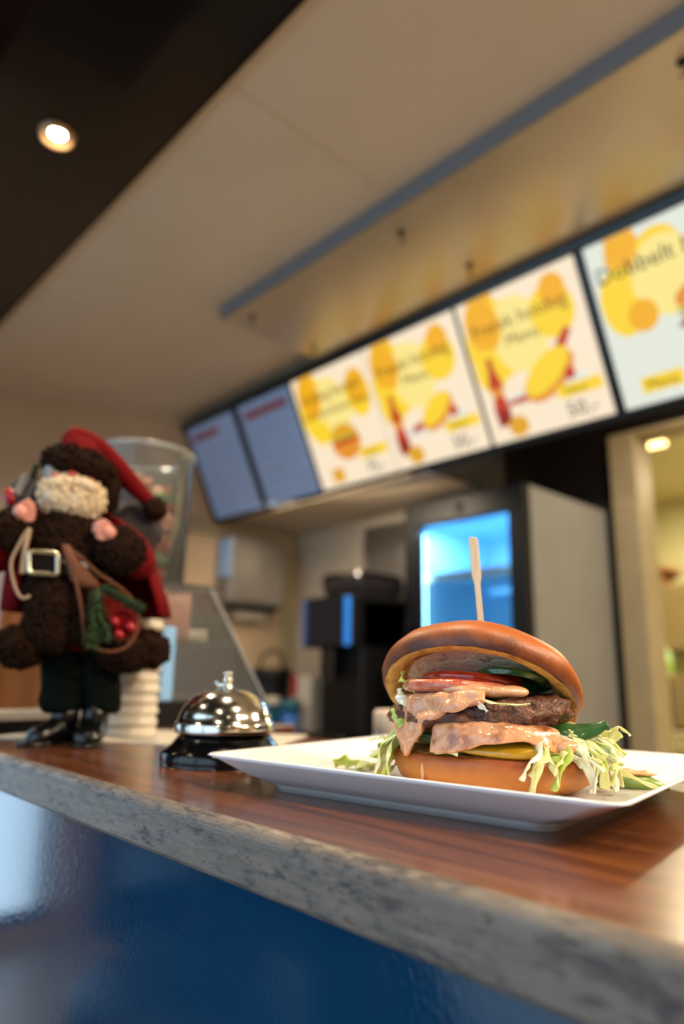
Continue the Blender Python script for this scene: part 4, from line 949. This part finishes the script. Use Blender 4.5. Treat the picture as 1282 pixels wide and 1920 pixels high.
# hat
rr = []
for p_, r_ in (((1.2, -.2, 32.6), 3.3), ((.9, -.1, 34.2), 2.5), ((.6, 0, 35.3), 1.45), ((1.4, .2, 35.6), 1.25), ((3.2, .3, 34.6), 1.5), ((5.4, .4, 32.8), 1.35), ((7.6, .3, 30.8), 1.05), ((9.3, .2, 29.2), .75)):
    rr.append((Vector(p_), r_))
hat = obj('hat', tube([p_ for p_, _ in rr], [r_ for _, r_ in rr], 20, 4), m_red, fg, True)
fur('hat_brim', (1.1, -.5, 32.0), (4.1, 3.6, 2.2), hat, rot=(0, radians(8), 0), seed=15)
fur('hat_brim_side', (4.3, -.4, 29.8), (1.3, 1.6, 2.4), hat, seed=16)
fur('pompom', (9.9, .1, 28.4), (1.3, 1.2, 1.2), hat, seed=17)
# belt and buckle
bl = obj('belt', loft([[(.2 + rx * cos(t), ry * sin(t) - .6, z) for t in [2 * pi * k / 36 for k in range(36)]] for z, rx, ry in ((19.6, 5.0, 4.6), (21.7, 4.9, 4.5))], False, False), m_boot, fg, True); solid(bl, .2)
def ring_frame(ox, oz, hx, hz, t, y, r):
    pts = [(p.x, p.y) for p in rrect(hx, hz, r, 0, 5)]; pin = [(p.x, p.y) for p in rrect(hx - t, hz - t, r * .5, 0, 5)]
    sec = [(pts, 0), (pts, -.35), (pin, -.35), (pin, 0)]
    R = [[(ox + a, y + d, oz + b) for a, b in q] for q, d in sec]; R.append(R[0]); return loft(R, False, False)
obj('buckle', ring_frame(-2.5, 20.7, 1.65, 1.4, .42, -5.35, .5), m_silver, bl, True)
obj('buckle_plate', box(-3.8, -1.2, -5.3, -5.1, 19.6, 21.8), m_boot, bl)
# cord
obj('cord', tube([(-4.1, -5.0, 24.4), (-4.9, -5.3, 22.6), (-5.7, -5.2, 20.5), (-5.3, -5.2, 18.0), (-4.6, -5.2, 16.8), (-3.8, -5.2, 17.1)], .18, 8, 5), m_rope, fg, True)
obj('cord', tube([(-4.0, -5.1, 24.2), (-4.3, -5.4, 22.4), (-4.5, -5.3, 20.8), (-4.6, -5.3, 19.4)], .28, 8, 5), m_rope, fg, True)
# wicker snowshoe with fir sprigs and berries
ss = obj('wicker_loop', tube([(-.2, -5.5, 22.6), (.6, -6.0, 19.5), (1.3, -6.3, 16), (1.6, -6.4, 13.6), (2.6, -6.5, 11.8), (4.2, -6.5, 11.3), (6.0, -6.4, 12.0), (7.1, -6.2, 14.0), (7.0, -6.1, 16.4), (5.6, -6.0, 18.2), (3.2, -5.9, 19.8), (1.2, -5.8, 21.6), (-.2, -5.5, 22.6)], .2, 8, 5), m_wick, fg, True)
obj('wicker_handle', loft([[(x + r_ * cos(t), y + .35 * sin(t), z) for t in [2 * pi * k / 12 for k in range(12)]] for x, y, z, r_ in ((-.3, -5.5, 22.8, .45), (.5, -5.7, 21, .8), (1.6, -5.9, 19, 1.4), (2.2, -5.9, 18.2, 1.2))]), m_wick, ss, True)
obj('wicker_mesh', join(*[tube([(1.5 + .9 * k, -6.3, 12.2), (1.2 + 1.0 * k, -6.2, 17.5)], .07, 5) for k in range(6)] + [tube([(1.5, -6.3, z), (6.9, -6.2, z)], .07, 5) for z in (12.6, 13.8, 15, 16.2)]), m_wick, ss)
rf = random.Random(3)
def sprig(p0, p1, n, L):
    p0 = Vector(p0); p1 = Vector(p1); d = (p1 - p0).normalized(); parts = [tube([p0, (p0 + p1) / 2 + Vector((0, -.2, .1)), p1], .1, 6, 3)]
    for k in range(n):
        t = k / n; o = p0.lerp(p1, t); a = rf.uniform(0, 2 * pi); s_ = d.orthogonal().normalized(); s_ = Matrix.Rotation(a, 3, d) @ s_
        e = o + d * L * .7 + s_ * L * rf.uniform(.6, 1); m_ = Vector((0, .08, 0))
        V = [o + d.cross(s_) * .17, o - d.cross(s_) * .17, e]; parts.append((V, [(0, 1, 2)]))
    return join(*parts)
obj('fir_sprig', sprig((3.0, -6.7, 18.2), (2.3, -7.1, 12.2), 340, 1.5), m_fir, ss); obj('fir_sprig', sprig((3.2, -6.7, 18.4), (7.2, -7.0, 16.2), 300, 1.2), m_fir, ss)
obj('fir_sprig', sprig((2.6, -6.7, 17.8), (3.8, -7.1, 13.0), 260, 1.3), m_fir, ss)
for p_ in ((5.1, -6.8, 13.2), (6.3, -6.8, 14.1), (4.7, -6.7, 14.6)): obj('berry', blob(p_, (.55, .5, .55), .04, 2, 3), m_berry, ss, True)
obj('red_scrap', blob((5.6, -6.1, 14.4), (1.2, .4, 1.5), .15, 1, 3), m_red, ss, True)
# sack of gifts on the shoulder
sk = obj('sack', blob((-4.4, 2.8, 28.0), (2.6, 2.2, 3.4), .4, .5, 4), m_sack, fg, True)
obj('gift', xf(box(-1.0, 1.0, -1, 1, -1.3, 1.3, .08), (-4.9, 1.8, 29.7), (0, radians(28), .3)), m_gift, sk)
obj('gift_ribbon', xf(box(-.2, .2, -1.04, 1.04, -1.34, 1.34, .05), (-4.9, 1.8, 29.7), (0, radians(28), .3)), m_sack, sk)
obj('red_ball', blob((-6.4, 1.6, 28.6), (.9, .9, 1.0), .1, 1, 3), m_berry, sk, True)
obj('fir_sprig', sprig((-4.4, 1.8, 30.0), (-3.7, 1.6, 32.4), 90, .8), m_fir, sk)
sk2 = obj('bundle', blob((8.0, 3.0, 26.6), (2.9, 2.2, 3.4), .5, .5, 4, seed=3), m_sack, fg, True)

# the figurine leans and sags a little with its padding: bend the soft parts above the boots
def sag(z):
    pts = [(0, 0), (4, .0), (9, 1.3), (14, 1.5), (22, 1.6), (26, 1.3), (30, .9), (33, .5), (37, .2)]
    for (a, b), (c_, d) in zip(pts, pts[1:]):
        if z <= c_: return b + (d - b) * max(0, z - a) / (c_ - a)
    return .2
def bend(o):
    for ch_ in o.children:
        if ch_.name.startswith('boot'): continue
        for v in ch_.data.vertices:
            z = v.co.z; v.co.x -= .1 * max(0, z - 3); v.co.z = z - sag(z)
        bend(ch_)
bend(fg)
